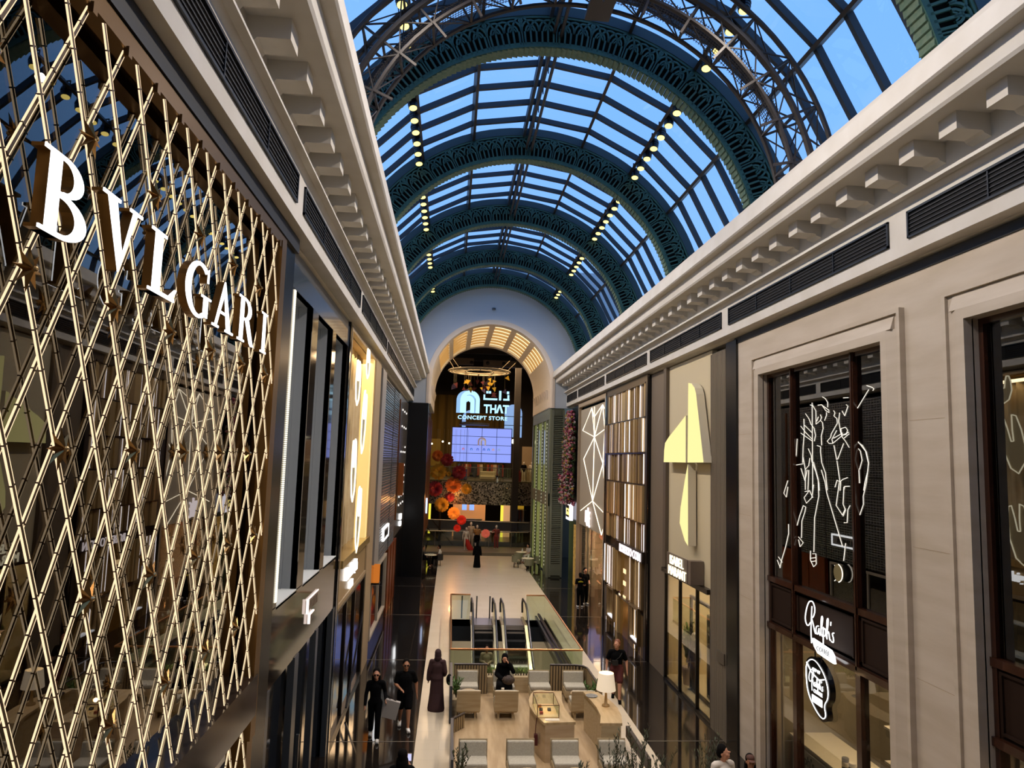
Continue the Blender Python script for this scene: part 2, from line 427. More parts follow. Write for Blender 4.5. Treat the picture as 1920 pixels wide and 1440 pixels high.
# maintenance gantry
t = thing('maintenance_gantry', 'brown steel truss gantry arching across the vault with mesh walkway', 'gantry', (0, 14.3, 12.9))
def arcp(r, y, a0=-80, a1=80, st=4): return [(pol(r, a)[0], y, pol(r, a)[1]) for a in range(a0, a1 + 1, st)]
m = MB()
for y in (13.85, 14.6): m.tube(arcp(4.62, y), .055, 6); m.tube(arcp(5.6, y), .06, 6)
for y in (13.85, 14.6): m.tube(arcp(5.08, y), .075, 6)
m.build('chords', STEELB, t)
m = MB()
for i, a in enumerate(range(-78, 79, 12)):
    for y in (13.85, 14.6):
        (x1, z1), (x2, z2), (x3, z3) = pol(4.62, a), pol(5.08, a + 6), pol(5.6, a)
        m.bar((x1, y, z1), (x3, y, z3), .045); m.bar((x3, y, z3), (x2, y, z2), .03); (x4, z4) = pol(5.6, a + 12); m.bar((x2, y, z2), (x4, y, z4), .03)
        (x5, z5) = pol(4.62, a + 12); m.bar((x1, y, z1), (x2, y, z2), .025); m.bar((x2, y, z2), (x5, y, z5), .025)
    for r in (4.62, 5.6, 5.08):
        x, z = pol(r, a); m.bar((x, 13.85, z), (x, 14.6, z), .05)
        x2, z2 = pol(r, a + 12); m.bar((x, 13.85, z), (x2, 14.6, z2), .025)
    x, z = pol(4.5, a); x2, z2 = pol(4.2, a); m.bar((pol(4.62, a)[0], 13.8, pol(4.62, a)[1]), (x2, 13.8, z2), .05)
m.build('bracing', STEELB, t)
m = MB()
for a in range(-640, 641, 8):
    x, z = pol(4.78, a / 10); m.bar((x, 13.88, z), (x, 14.57, z), .012)
for k in range(1, 10): m.tube(arcp(4.78, 13.85 + k * .075, -64, 64, 4), .008, 3)
m.build('mesh_walkway', mat('mesh_steel', '#3a312a', .5, .2), t)
m = MB().box(.2, .75, 13.7, 14.7, 17.0, 17.1)
for x in (.25, .45, .68): m.box(x - .03, x + .03, 13.75, 13.85, 17.0, 17.6)
m.build('trolley_bracket', STEELB, t)

# pendant spot rows
def spot(loc):
    t = thing('pendant_spotlight', 'x', 'spotlight', loc)
    x, y, z = loc
    MB().lathe([(.0, 0), (.125, .0), (.14, .02), (.14, .3), (.1, .36), (.0, .36)], (x, y, z), 14).build('housing', mat('lamp_black', '#23282c', .4, .4), t, smooth=False)
    m = MB(); m.lathe([(.0, .19), (.155, .19), (.155, .25), (0, .25)], (x, y, z), 14); m.lathe([(.0, .10), (.15, .10), (.15, .13), (0, .13)], (x, y, z), 14)
    m.build('cooling_collar', mat('lamp_black', '#23282c'), t)
    MB().lathe([(.0, -.006), (.118, -.006), (.118, .01), (0, .01)], (x, y, z), 14).build('lens', glow('lamp_glow', '#ffe680', 2.6), t)
    m = MB(); m.bar((x - .1, y, z + .34), (x - .1, y, z + .62), .03); m.bar((x + .1, y, z + .34), (x + .1, y, z + .62), .03); m.bar((x - .1, y, z + .6), (x + .1, y, z + .6), .03)
    m.build('bracket', mat('lamp_black', '#23282c'), t)
    return t
s0 = spot((0, 0, 0)); n0 = 0
for sd, nm in ((-1, 'left'), (1, 'right')):
    for k in range(-10, 37):
        y = 14.81 + .815 * k
        if y > 44.2 or any(abs(y - (r + .2)) < .32 for r in RY): continue
        o = s0 if n0 == 0 else copy(s0); n0 += 1
        o.location = (sd * 3.92, y, 17.62); o.rotation_euler = (R(-14), R(8 * sd), 0)
        o['label'] = 'black cylindrical spotlight in the %s lamp row under the vault glazing' % nm; o['group'] = 'spotlights of the %s row' % nm
# ================================================================= END WALL AND PORTAL
RP, ZP, YB = 3.80, 12.07, 54.6
inner = [(3.8, 10.62)] + [(RP * math.cos(R(a)), ZP + RP * math.sin(R(a))) for a in range(0, 181, 5)] + [(-3.8, 10.62)]
outer = []
for i, (x, z) in enumerate(inner):
    if i in (0, len(inner) - 1): outer.append((math.copysign(8.2, x), 10.62)); continue
    a = math.atan2(z - ZP, x); k = 1 / max(abs(math.cos(a)) / 8.2, abs(math.sin(a)) / 7.5); outer.append((k * math.cos(a), ZP + k * math.sin(a)))
m = MB(); m.strip([(x, YE, z) for x, z in inner], [(x, YE, z) for x, z in outer]); m.strip([(x, YE + .3, z) for x, z in outer], [(x, YE + .3, z) for x, z in inner])
for sd in (-1, 1): m.box(sd * 3.8, sd * 8.2, YE + .02, YB, 10.60, 10.66)
m.build('wall_end', WALLBLUE, kind='structure')
m = MB()
arch = [(RP * math.sin(R(a)), ZP + RP * math.cos(R(a))) for a in range(-90, 91, 3)]
# coffered intrados: frame bands between lit coffers
COFF = [(-66 + 22 * i, -66 + 22 * i + 16.5) for i in range(6)]; COFF = [(a + 2.7, b + 2.7) for a, b in COFF]
def band(a0, a1, y0, y1, r=RP, th=.3, mb=None):
    n = max(1, int(abs(a1 - a0) / 3)); A = [pp(r, a0 + (a1 - a0) * i / n) for i in range(n + 1)]; B = [pp(r + th, a0 + (a1 - a0) * i / n) for i in range(n + 1)]
    for i in range(n): mb.prism([A[i], A[i + 1], B[i + 1], B[i]], 'y', y0, y1)
def pp(r, a): return (r * math.sin(R(a)), ZP + r * math.cos(R(a)))
band(-90, 90, YE - .02, 45.8, mb=m); band(-90, 90, 53.9, YB, mb=m)
prev = -90
for a, b in COFF: band(prev, a, 45.8, 53.9, mb=m); prev = b
band(prev, 90, 45.8, 53.9, mb=m)
for sd in (-1, 1): m.box(sd * 3.8, sd * 4.1, YE - .02, YB, 10.62, ZP)
pt = m.build('trim_3', mat('portal_cream', '#dccab4', .8), kind='structure')
for a, b in COFF:
    m = MB(); band(a, b, 45.8, 53.9, RP + .16, .02, m); m.build('lit_coffer', glow('coffer_light', '#ffe6b4', 1.35), pt)
    m = MB()
    for k in range(1, 7): y = 45.8 + 8.1 * k / 7; band(a, b, y - .035, y + .035, RP + .02, .16, m)
    m.build('coffer_ribs', mat('coffer_rib', '#d9b27a', .7), pt)
m = MB()
for sd in (-1, 1):
    for k in range(7): y = 46.2 + k * 1.15; m.prism([(sd * 3.795, 11.9), (sd * 3.66, 11.9), (sd * 3.795, 11.25)][::(1 if sd > 0 else -1)], 'y', y, y + .45)
m.build('corbels', mat('portal_cream', '#dccab4'), pt)
o = MB().lathe([(.0, 0), (.09, 0), (.11, .06), (.11, .12), (0, .12)], (0.0, 44.9, 16.8), 12).build('security_camera', mat('camera_grey', '#4c4f50', .4)); tag(o, 'small grey round camera on the pale end wall above the arch', 'camera')
POLO = [[(14.41,8.56),(14.3,8.54),(14.18,8.42),(14.18,8.14),(14.0,8.21),(13.92,8.16),(13.9,8.04),(13.98,7.89),(13.97,7.7)],[(14.15,7.7),(14.01,7.67),(14.02,7.58),(13.98,7.35),(13.84,7.14),(13.78,6.8)],[(14.09,8.53),(13.94,8.53),(13.79,8.4),(13.66,8.35),(13.67,8.4),(13.91,8.51)],[(13.91,8.69),(13.79,8.64),(13.71,8.56),(13.71,8.46)],[(13.76,8.36),(13.76,8.3),(13.84,8.2)],[(14.0,8.33),(13.96,8.27),(14.0,8.21)],[(14.08,8.29),(14.15,8.2)],[(14.62,8.39),(14.47,8.27),(14.39,8.15),(14.26,8.06),(14.21,7.91),(14.26,7.79)],[(14.83,8.13),(14.63,7.99),(14.36,7.84)],[(14.66,8.14),(14.35,7.97)],[(14.83,7.98),(14.36,7.8)],[(14.33,8.6),(14.35,7.44),(14.36,6.76)],[(14.52,7.64),(14.4,7.5),(14.37,7.36),(14.22,7.16),(14.11,6.94),(14.09,6.78)],[(14.69,8.28),(14.68,7.99),(14.74,7.68),(14.77,7.34)],[(14.66,7.2),(14.67,6.77)],[(14.51,7.19),(14.56,6.77)],[(14.46,7.44),(14.51,7.28),(14.66,7.2),(14.75,7.46)],[(13.49,8.38),(13.44,8.33),(13.48,8.27),(13.37,8.21),(13.36,8.12),(13.59,7.92),(13.62,7.85),(13.75,7.78),(13.68,7.73),(13.54,7.73),(13.57,7.81),(13.39,7.98)],[(13.27,8.32),(13.31,8.16),(13.25,7.95),(13.19,7.84),(13.08,7.76),(12.96,7.64)],[(13.18,8.35),(13.09,8.25),(12.97,8.43),(13.03,8.46)],[(13.13,8.6),(12.95,8.59)],[(13.23,8.01),(13.07,8.03),(13.0,7.97),(13.05,7.89),(13.18,7.88),(13.23,7.95),(13.23,8.01)],[(13.54,7.73),(13.18,7.88),(12.96,7.93)],[(13.51,7.83),(13.18,7.92)],[(13.13,7.82),(12.95,7.9)],[(13.5,7.69),(13.41,7.41),(13.37,7.42),(13.15,7.72)],[(13.4,7.39),(13.31,7.0),(13.28,6.97),(13.31,6.81)],[(13.03,7.07),(13.21,7.03),(13.3,6.98),(13.41,7.01),(13.49,6.87)],[(12.97,6.91),(13.14,6.9),(13.18,6.82)],[(12.71,8.32),(12.28,8.68)],[(12.34,8.76),(12.17,8.71),(12.12,8.68),(12.15,8.65)],[(12.71,8.21),(12.67,8.13),(12.68,8.04)],[(12.71,7.75),(12.52,7.67),(12.4,7.55),(12.34,7.36),(12.37,7.2),(12.47,6.99),(12.51,6.85)],[(12.72,7.66),(12.59,7.57),(12.54,7.4),(12.63,7.23),(12.73,7.26)],[(12.71,7.53),(12.68,7.25)],[(12.65,7.22),(12.64,6.98),(12.72,7.04)],[(14.0,7.2),(13.86,6.95),(13.8,6.74),(13.26,5.76)],[(13.15,5.83),(13.23,5.49)],[(13.56,5.36),(13.39,5.28),(13.41,5.16),(13.57,5.06)],[(14.31,7.36),(14.13,7.01),(14.12,6.66),(14.3,6.21),(14.35,5.51)],[(14.49,5.52),(14.5,5.33),(14.37,5.21),(14.26,5.28),(14.27,5.49),(14.4,5.47)],[(14.47,5.37),(14.27,5.41)],[(14.47,5.3),(14.29,5.34)],[(14.69,6.73),(14.49,6.76),(14.36,6.62)],[(14.52,6.75),(14.73,6.6),(14.63,6.49),(14.4,6.62),(14.32,6.89)],[(14.77,6.43),(14.66,6.41),(14.7,6.31),(14.84,6.1),(14.87,5.74)],[(14.77,6.43),(14.94,6.19),(15.16,5.8)],[(15.0,5.75),(14.79,5.65),(14.93,5.55),(15.0,5.69)],[(15.45,5.98),(15.45,5.77),(15.61,5.45),(15.8,5.15),(15.89,4.96)],[(15.96,5.2),(15.77,5.1)],[(16.02,5.12),(15.87,4.97)],[(15.0,7.86),(15.09,7.25),(15.17,6.88)],[(15.46,6.94),(15.66,6.65),(15.54,6.57),(15.46,6.8)],[(15.16,7.32),(15.05,7.29),(14.74,7.32)],[(14.85,7.22),(14.68,6.96),(14.58,7.19)],[(15.19,6.51),(15.15,6.44)],[(13.33,6.97),(13.46,6.52),(13.24,6.35),(13.13,6.48)],[(13.17,6.89),(13.21,6.56),(13.13,6.45),(13.22,6.33)],[(12.97,6.55),(13.05,6.46),(13.08,6.22),(13.19,6.21)],[(12.34,7.34),(12.42,7.0),(12.53,6.74),(12.53,6.6),(12.72,6.29)],[(12.69,7.77),(12.42,7.56),(12.34,7.34)]]
VKL = [[(37.97,10.17),(40.57,9.04),(37.14,8.57),(37.97,10.17)],[(37.97,10.17),(37.33,9.62),(35.21,10.14),(34.06,9.61),(34.58,8.87),(35.21,10.14)],[(37.14,8.57),(34.67,8.87),(33.96,8.2)],[(35.21,10.14),(37.14,8.57)],[(37.14,8.57),(40.09,7.41),(37.34,5.21),(37.14,8.57)],[(37.14,8.57),(34.92,7.18),(37.34,5.21)],[(34.58,8.87),(34.92,7.18),(33.93,7.84)],[(34.92,7.18),(33.87,7.01)],[(34.92,7.18),(33.87,4.7),(37.34,5.21),(40.76,4.47)],[(37.34,5.21),(35.0,3.69),(33.87,4.7)],[(37.28,10.19),(37.14,8.57)]]
IML = [[(21.56,8.76),(22.28,8.49),(23.27,8.14),(23.68,7.95),(23.79,7.7),(23.83,7.3),(21.55,7.3)],[(21.32,9.75),(21.03,9.7),(20.76,9.54),(20.63,9.35),(19.98,7.31),(21.37,7.3)],[(21.34,7.25),(21.61,6.77),(22.02,5.88),(22.09,5.41),(21.8,5.12),(21.59,4.92),(21.3,4.8)]]
# ================================================================= LEFT SIDE: lattice boutique
XL = -5.13
def frame(mb, X0, X1, y0, y1, z0, z1, w, wb=None):       # rectangular frame in a YZ plane
    wb = w if wb is None else wb
    mb.box(X0, X1, y0, y0 + w, z0 + wb, z1 - w); mb.box(X0, X1, y1 - w, y1, z0 + wb, z1 - w); mb.box(X0, X1, y0, y1, z1 - w, z1)
    if wb: mb.box(X0, X1, y0, y1, z0, z0 + wb)
t = thing('jewellery_storefront', 'tall bronze storefront behind a glowing diagonal lattice of light bars', 'storefront', (-5.2, 6, 0))
BRZ = mat('bronze_back', '#6e5b44', .5, .3, c2='#57452f', scale=.7)
MB().box(-6.3, -6.25, .6, 10.9, 0, 10.4).build('back_panel', BRZ, t)
m = MB(); m.box(-6.3, -5.05, 10.62, 10.9, 0, 10.45); m.box(-6.3, -5.02, .6, 10.9, 10.34, 10.46); m.box(-5.1, -4.95, 10.36, 10.62, 3.3, 10.3)
m.build('gold_surround', mat('aged_gold', '#7a5c34', .35, .8), t)
m = MB(); m.box(-5.12, -4.97, .6, 10.4, 10.24, 10.34)
for k in range(20): yy = 3.25 + k * .54 - .02; m.box(-4.99, -4.95, yy - .03, yy + .03, 10.18, 10.26) if yy < 10.4 else None
m.build('top_channel', mat('aged_gold', '#7a5c34'), t)
MB().box(-5.20, -5.19, .6, 10.6, 0, 10.3).build('glazing', glass('lattice_glass', '#a89d88', fres=1.6), t)
DY, DZ, y00, z00 = 1.08, 1.066, 4.93, 9.32
LB = glow('lattice_light', '#ffdeb2', 1.3); LBr = mat('lattice_brass', '#4a3822', .45, .5)
ZT, ZB = 10.22, 4.18
def latt(parent, zt, zb, ya, yb):
    n = 0
    sl = DZ / (DY / 2)
    for fam in (1, -1):
        for k in range(-30, 40):
            # line z = z00 + fam*sl*(y - (y00 + k*.54))
            yk = y00 + k * .54
            pts = []
            ylo, yhi = yk + (zb - z00) / (fam * sl), yk + (zt - z00) / (fam * sl)
            if ylo > yhi: ylo, yhi = yhi, ylo
            ylo, yhi = max(ylo, ya), min(yhi, yb)
            if yhi - ylo < .12: continue
            zf = lambda y: z00 + fam * sl * (y - yk)
            a, b = Vector((-4.985 - .012 * fam, ylo, zf(ylo))), Vector((-4.985 - .012 * fam, yhi, zf(yhi)))
            d = (b - a).normalized(); nrm = Vector((0, -d.z, d.y))
            m = MB(); m.bar(a, b, .026, .010, up=(1, 0, 0)); 
            m.cur = 1
            for s_ in (-1, 1): m.bar(a + nrm * s_ * .0155, b + nrm * s_ * .0155, .0055, .012, up=(1, 0, 0))
            # clips
            m.cur = 0; L = (b - a).length; q = .18
            while q < L: c = a + d * q; m.bar(c - d * .006, c + d * .004, .04, .02, up=(1, 0, 0)); q += .267
            m.build('light_bar', [LBr, LB], parent); n += 1
    return n
latt(t, ZT, ZB, 1.2, 10.36)
# eight-pointed stars with crystal on every second crossing
star = None
for r in range(5):
    zz = z00 - r * DZ
    for k in range(-5, 7):
        yy = y00 + k * DY + (r % 2) * -.54 + (0)
        if yy < 2.2 or yy > 9.95: continue
        if star is None:
            m = MB()
            ring = [(-5.2, 6 + (.15 if i % 2 == 0 else .05) * math.cos(math.pi * i / 8), (.15 if i % 2 == 0 else .05) * math.sin(math.pi * i / 8)) for i in range(16)]
            m.add(ring + [(-5.155, 6, 0), (-5.21, 6, 0)], [(i, (i + 1) % 16, 16) for i in range(16)] + [((i + 1) % 16, i, 17) for i in range(16)])
            star = m.build('star', mat('star_brass', '#9a7544', .22, .95), t); o = star
            MB().ball((-5.155, 6, 0), .02, 8, 5).build('crystal', mat('crystal', '#c9a873', .1, .7), star)
        else:
            o = star.copy(); COL.objects.link(o)
            for ch in star.children: c2 = ch.copy(); COL.objects.link(c2); c2.parent = o
        o.parent = t; o.location = (-4.95 + 5.2, yy - 6, zz)
MARB = mat('dark_marble', '#2a211b', .12, c2='#3a2f27', scale=2.2, detail=8)
MB().box(-5.6, -4.93, .6, 10.5, 3.6, 4.15).build('marble_band', MARB, t)
m2 = MB(); m2.box(-6.2, -5.3, 8.2, 10.2, 0, 1.1)
latt(t, 3.55, .2, 8.3, 10.36)
m2.build('display_case', mat('beige_stone', '#b9a183', .5), t)
MB().box(-5.3, -5.06, 10.9, 11.66, 0, 10.7).build('corner_post', mat('post_black', '#050506', .25), t)
MB().box(-5.3, -5.0, .6, 11.66, 10.47, 10.7).build('head_shadow_gap', BLACK, t)
# projecting blade sign at the entrance
t2 = thing('blade_sign', 'black projecting box sign with white edge, cut by the bottom picture edge', 'sign', (-4.85, 7.55, 3.0))
MB().box(-5.1, -4.45, 7.46, 7.66, 3.0, 3.93).build('sign_box', mat('gloss_black', '#07070a', .1), t2)
m = MB(); m.box(-4.62, -4.58, 7.44, 7.47, 3.1, 3.86); m.prism([(-4.95, 3.1), (-4.9, 3.1), (-4.72, 3.6), (-4.75, 3.66)], 'y', 7.44, 7.47)
m.build('lit_mark', glow('white_letter', '#ffffff', 3.0), t2)

# ---- big serif letters
def ringp(cx, cz, ro, rz, ri, riz, a0, a1, n=14, dx=0):
    o = [(cx + ro * math.cos(R(a0 + (a1 - a0) * i / n)), cz + rz * math.sin(R(a0 + (a1 - a0) * i / n))) for i in range(n + 1)]
    i_ = [(cx + dx + ri * math.cos(R(a0 + (a1 - a0) * i / n)), cz + riz * math.sin(R(a0 + (a1 - a0) * i / n))) for i in range(n + 1)]
    return ('ring', o, i_)
def rect(x0, x1, z0, z1): return ('poly', [(x0, z0), (x1, z0), (x1, z1), (x0, z1)])
def ply(*p): return ('poly', list(p))
SF = .045
def ser(x0, x1, z): return rect(x0, x1, z, z + SF) if z < .5 else rect(x0, x1, z - SF, z)
GL = {
 'B': (.66, [rect(.08, .23, 0, 1), ser(0, .3, 0), ser(0, .3, 1), ringp(.28, .76, .28, .24, .15, .19, -90, 90), rect(.2, .29, .95, 1.0), rect(.2, .3, .5, .555), ringp(.28, .27, .37, .27, .21, .215, -90, 90), rect(.2, .29, 0, .055), rect(.2, .3, .485, .54)]),
 'V': (.76, [ply((.08, 1), (.24, 1), (.44, .2), (.38, 0)), ply((.37, 0), (.42, .12), (.68, 1), (.60, 1)), ser(0, .32, 1), ser(.52, .78, 1)]),
 'L': (.60, [rect(.08, .23, 0, 1), ser(0, .31, 1), ser(0, .3, 0), rect(.2, .56, 0, .06), ply((.5, 0), (.60, .22), (.56, .22), (.42, .05))]),
 'G': (.80, [ringp(.42, .5, .42, .52, .27, .455, 52, 300, 22, .0), ringp(.42, .5, .42, .52, .30, .465, 300, 318, 3), rect(.58, .72, .05, .44), ser(.5, .82, .0 + .0) if 0 else rect(.5, .82, .41, .45), ply((.66, .72), (.70, .72), (.70, 1.0), (.665, .95)), ply((.5, .03), (.72, .10), (.72, .2), (.5, .08))]),
 'A': (.80, [ply((.08, 0), (.15, 0), (.42, .82), (.38, 1)), ply((.40, 1), (.37, .85), (.56, 0), (.72, 0)), rect(.22, .56, .32, .37), ser(0, .24, 0), ser(.5, .82, 0)]),
 'R': (.74, [rect(.08, .22, 0, 1), ser(0, .3, 0), ser(0, .3, 1), ringp(.27, .75, .3, .25, .16, .2, -90, 90), rect(.2, .28, .95, 1.0), rect(.2, .3, .5, .55), ply((.30, .52), (.46, .54), (.70, .03), (.76, 0), (.62, -.02), (.54, .04))]),
 'I': (.32, [rect(.09, .23, 0, 1), ser(0, .32, 0), ser(0, .32, 1)])}
sg = thing('illuminated_lettering', 'row of seven large white glowing serif letters with gold sides on the lattice', 'sign', (-4.9, 6.7, 8.46))
WL = glow('white_letter', '#ffffff', 3.0)
for ch, y0, w in (('B', 4.20, .53), ('V', 4.90, .60), ('L', 5.70, .57), ('G', 6.47, .66), ('A', 7.22, .66), ('R', 8.06, .64), ('I', 9.02, .26)):
    W0, pcs = GL[ch]; k = w / W0; h = .51
    for nm, xa, xb, mt in (('letter_side', -4.89, -4.815, GOLD), ('letter_face', -4.815, -4.805, WL)):
        if nm == 'letter_side': m = MB()
        else: f = MB()
        q = m if nm == 'letter_side' else f
        for kind, *a in pcs:
            if kind == 'poly': P = [(y0 + x * k, 8.46 + z * h) for x, z in a[0]]; q.prism(P, 'x', xa, xb)
            else:
                o, i_ = a
                for j in range(len(o) - 1):
                    P = [o[j], o[j + 1], i_[j + 1], i_[j]]; q.prism([(y0 + x * k, 8.46 + z * h) for x, z in P], 'x', xa, xb)
    ls = m.build('letter', mat('letter_gold', '#7d5c30', .35, .8), sg); f.build('lit_face', WL, ls)

# ================================================================= LEFT 2: grey portal storefront with three deep windows
GREY = mat('grey_cladding', '#6f7479', .35, .3); GREYD = mat('grey_rib', '#7d8082', .6); MIR = mat('grey_mirror', '#5d544a', .06, .85)
t = thing('grey_storefront', 'grey metal storefront with three tall recessed windows beside the lattice boutique', 'storefront', (-5.2, 15, 0))
y0, y1 = 11.7, 18.5
OP = [(12.2, 13.75), (14.3, 16.05), (16.5, 18.3)]
m = MB(); m.box(XL - .12, XL, y0, y1, 10.0, 10.62)
m.build('top_panel', mat('grey_gloss', '#6b7480', .08, .6), t)
m = MB(); m.box(XL - .12, XL, y0, OP[0][0], 4.72, 10)
m.box(XL - .12, XL, OP[0][1], OP[1][0], 4.72, 10); m.box(XL - .12, XL, OP[1][1], OP[2][0], 4.72, 10); m.box(XL - .12, XL, OP[2][1], y1, 4.72, 10)
m.build('mirror_pier', MIR, t)
for a, b in OP:
    m = MB(); m.box(XL - 1.1, XL - .01, b, b + .06, 4.72, 10); m.box(XL - 1.1, XL - .01, a - .04, a, 4.72, 10)
    m.box(XL - 1.1, XL - .28, b - .03, b, 4.72, 10)
    m.box(XL - 1.1, XL - .01, a, b, 10, 10.06); f = m.build('reveal', GREYD, t)
    MB().box(XL - 1.15, XL - 1.1, a, b, 4.7, 10).build('back_pane', mat('grey_pane', '#454c53', .2, .3), f)
    light('AREA', 'recess_fill', (XL - .45, a + .06, 7.4), 14, '#f6f2ea', .3, (90, 0, 0), sy=4.8)  # area light added to lift the deep jambs, standing in for an LED strip
    MB().box(XL - 1.1, XL, a, b, 4.66, 4.72).build('lit_sill', mat('white_sill', '#dfe0d8', .5), f)
m = MB(); 
for i in range(150): z = 4.8 + i * .0345; m.box(XL - .01, XL + .02, 12.05, 12.15, z, z + .024)
m.build('led_strip', glow('led_white', '#fff6dc', 1.5), t)
MB().box(XL - .12, XL, y0, y1, 3.45, 4.7).build('sign_band', mat('fascia_bronze', '#4d443c', .07, .8), t)
for a, b in ((y0, y0 + .35), (13.9, 14.25), (16.0, 16.25), (18.2, y1)): MB().box(XL - .11, XL + .02, a, b, 0, 3.45).build('door_post', mat('post_grey', '#4b5055', .3, .4), t)
MB().box(XL - .2, XL - .16, y0, y1, 0, 3.45).build('dark_glazing', mat('blue_black_glass', '#12161c', .05, .2), t)
m = MB().box(XL - .08, XL - .02, 14.95, 15.0, .9, 1.7); m.build('door_handle', mat('handle_steel', '#8d8f90', .3, .9), t)
sg = thing('edge_lit_sign', 'two small edge-lit words on the grey fascia band above the dark doors', 'sign', (XL, 15.3, 3.9))
m = MB(); m.box(XL + .01, XL + .03, 14.72, 15.95, 4.305, 4.33); m.box(XL + .01, XL + .06, 14.72, 14.76, 4.06, 4.34); m.box(XL + .01, XL + .05, 14.95, 15.45, 3.98, 4.01); m.box(XL + .01, XL + .06, 14.95, 14.99, 3.82, 4.01)
m.build('lit_edge', glow('led_pink', '#ffeadf', 1.6), sg)
for i in range(8): MB().box(XL, XL + .03, 14.82 + i * .14, 14.9 + i * .14, 4.08, 4.27).build('letter', mat('letter_bronze', '#8a7768', .3, .6), sg)
for i in range(3): MB().box(XL, XL + .03, 15.05 + i * .13, 15.13 + i * .13, 3.84, 3.95).build('letter', mat('letter_bronze', '#8a7768'), sg)
MB().box(XL - .3, XL + .04, 18.5, 18.66, 0, 10.66).build('joint', mat('gloss_black', '#07070a'), t)

# ================================================================= LEFT 3: curtained storefront
t = thing('curtained_storefront', 'golden curtained storefront with glowing cloven outlines beside the grey storefront', 'storefront', (-5.2, 22.5, 0))
y0, y1 = 18.66, 26.6
CUR = mat('gold_curtain', '#c9b48a', .75, c2='#bba278', scale=2)
m = MB(); n = 110; A = []; B = []
for i in range(n + 1):
    y = y0 + (24.6 - y0) * i / n; x = XL - .42 + .07 * math.sin(i * .9) + .03 * math.sin(i * 2.3)
    pull = 1 if y < 22.2 else 1; A.append((x, y, 10.55)); B.append((x, y, 4.35))
m.strip(B, A); m.build('curtain', CUR, t, smooth=True)
light('AREA', 'curtain_fill', (XL - .2, 21.6, 10.3), 60, '#ffe2ae', .3, (0, -12, 0), sy=5.5)  # unseen area light added to brighten the curtain folds
m = MB(); m.box(XL - .5, XL - .1, 18.7, 26.2, 10.45, 10.6); m.box(XL - .55, XL - .5, 18.7, 26.5, 3.3, 10.5); m.build('back_wall', mat('amber_panel', '#b08c58', .5), t)
TB = glow('tabi_glow', '#fff2cf', 2.0)
def tabi(y, z, w, h, fl=1, rot=0):
    P = [(.0, -1), (-.32, -.75), (-.5, -.1), (-.46, .55), (-.36, .95), (-.2, .98), (-.12, .6), (-.06, .12), (.06, .1), (.1, .5), (.2, 1.0), (.4, .9), (.52, .4), (.55, -.1), (.4, -.7), (.0, -1)]
    Q = []
    for i in range(len(P) - 1):
        for k in range(3): u = k / 3; Q.append((P[i][0] * (1 - u) + P[i + 1][0] * u, P[i][1] * (1 - u) + P[i + 1][1] * u))
    c, s_ = math.cos(R(rot)), math.sin(R(rot))
    return [(XL + .12, y + fl * (p[0] * c - p[1] * s_) * w, z + (p[0] * s_ + p[1] * c) * h) for p in Q]
for i, a in enumerate([(19.75, 9.2, .8, .62, 1, 0), (21.5, 8.2, .85, .95, -1, 12), (19.8, 6.8, .8, .85, 1, 5), (21.4, 5.35, .85, .95, -1, 8), (21.8, 10.0, .7, .45, 1, 0), (23.3, 6.9, .7, .85, 1, 0)]):
    if i == 5: continue
    pts = tabi(*a); o = MB().tube(pts, .022, 6, closed=True).build('glowing_outline', TB, t)
    m = MB(); m.quad(*[(XL + .1, p[1], p[2]) for p in pts]); m.build('frosted_shape', mat('frost', '#a49672', .4), o)
m = MB(); frame(m, XL - .1, XL + .05, y0 + .04, 24.7, 3.3, 10.6, .12); m.box(XL - .1, XL + .06, 24.7, 26.45, 0, 10.6)
m.build('stone_surround', mat('beige_surround', '#a58c68', .5), t)
MB().box(XL - .6, XL + .02, 24.15, 24.7, 4.4, 10.5).build('glowing_return', mat('cream_glow', '#f1d98f', .5, emit=('#ffdf8f', .55)), t)  # cove light on the return is put into its own emission
MB().box(XL - .5, XL + .12, y0 + .12, 24.8, 4.32, 4.52).build('ledge', mat('ledge_gold', '#d6b878', .25, .8), t)
MB().box(XL - .1, XL + .02, y0 + .12, 24.5, 3.35, 4.3).build('sign_band', mat('band_gold', '#a3875a', .35, .3), t)
sg = thing('lit_shop_sign', 'white glowing two-line sign low on the golden curtained storefront', 'sign', (XL, 21, 3.5))
m = MB(); wall_text(m, 'Maison Margiela', .44, XL + .02, 20.9, 3.86, -1, sx=.78, depth=.08, bold=.008); m.build('shop_name', WL, sg)
m = MB(); wall_text(m, 'PARIS', .26, XL + .02, 21.0, 3.50, -1, depth=.06, bold=.006); m.build('city_line', WL, sg)
m = MB(); frame(m, XL - .1, XL + .04, y0, 24.7, 0, 3.35, .14)
for yy in (20.6, 22.4): m.box(XL - .08, XL + .03, yy - .06, yy + .06, 0, 3.3)
m.bar((XL + .1, 21.0, .2), (XL + .1, 24.0, 2.2), .05)
m.build('door_frame', mat('frame_dark', '#241d16', .3, .5), t)
MB().box(XL - .03, XL - .02, y0, 24.7, 0, 3.3).build('glazing', DARKGLASS, t)
m = MB(); m.box(-7.6, -7.5, 18.7, 26.5, 0, 3.4); m.box(-7.6, XL, 26.4, 26.5, 0, 3.4)
m.build('interior_wall', mat('interior_warm', '#c3ae8a', .7), t)
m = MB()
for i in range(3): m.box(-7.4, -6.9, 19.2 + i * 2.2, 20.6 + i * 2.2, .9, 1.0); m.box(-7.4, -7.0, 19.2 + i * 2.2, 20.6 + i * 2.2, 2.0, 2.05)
light('AREA', 'shop_light', (-6.4, 22, 3.3), 70, '#ffe6c0', 1.2, sy=5)
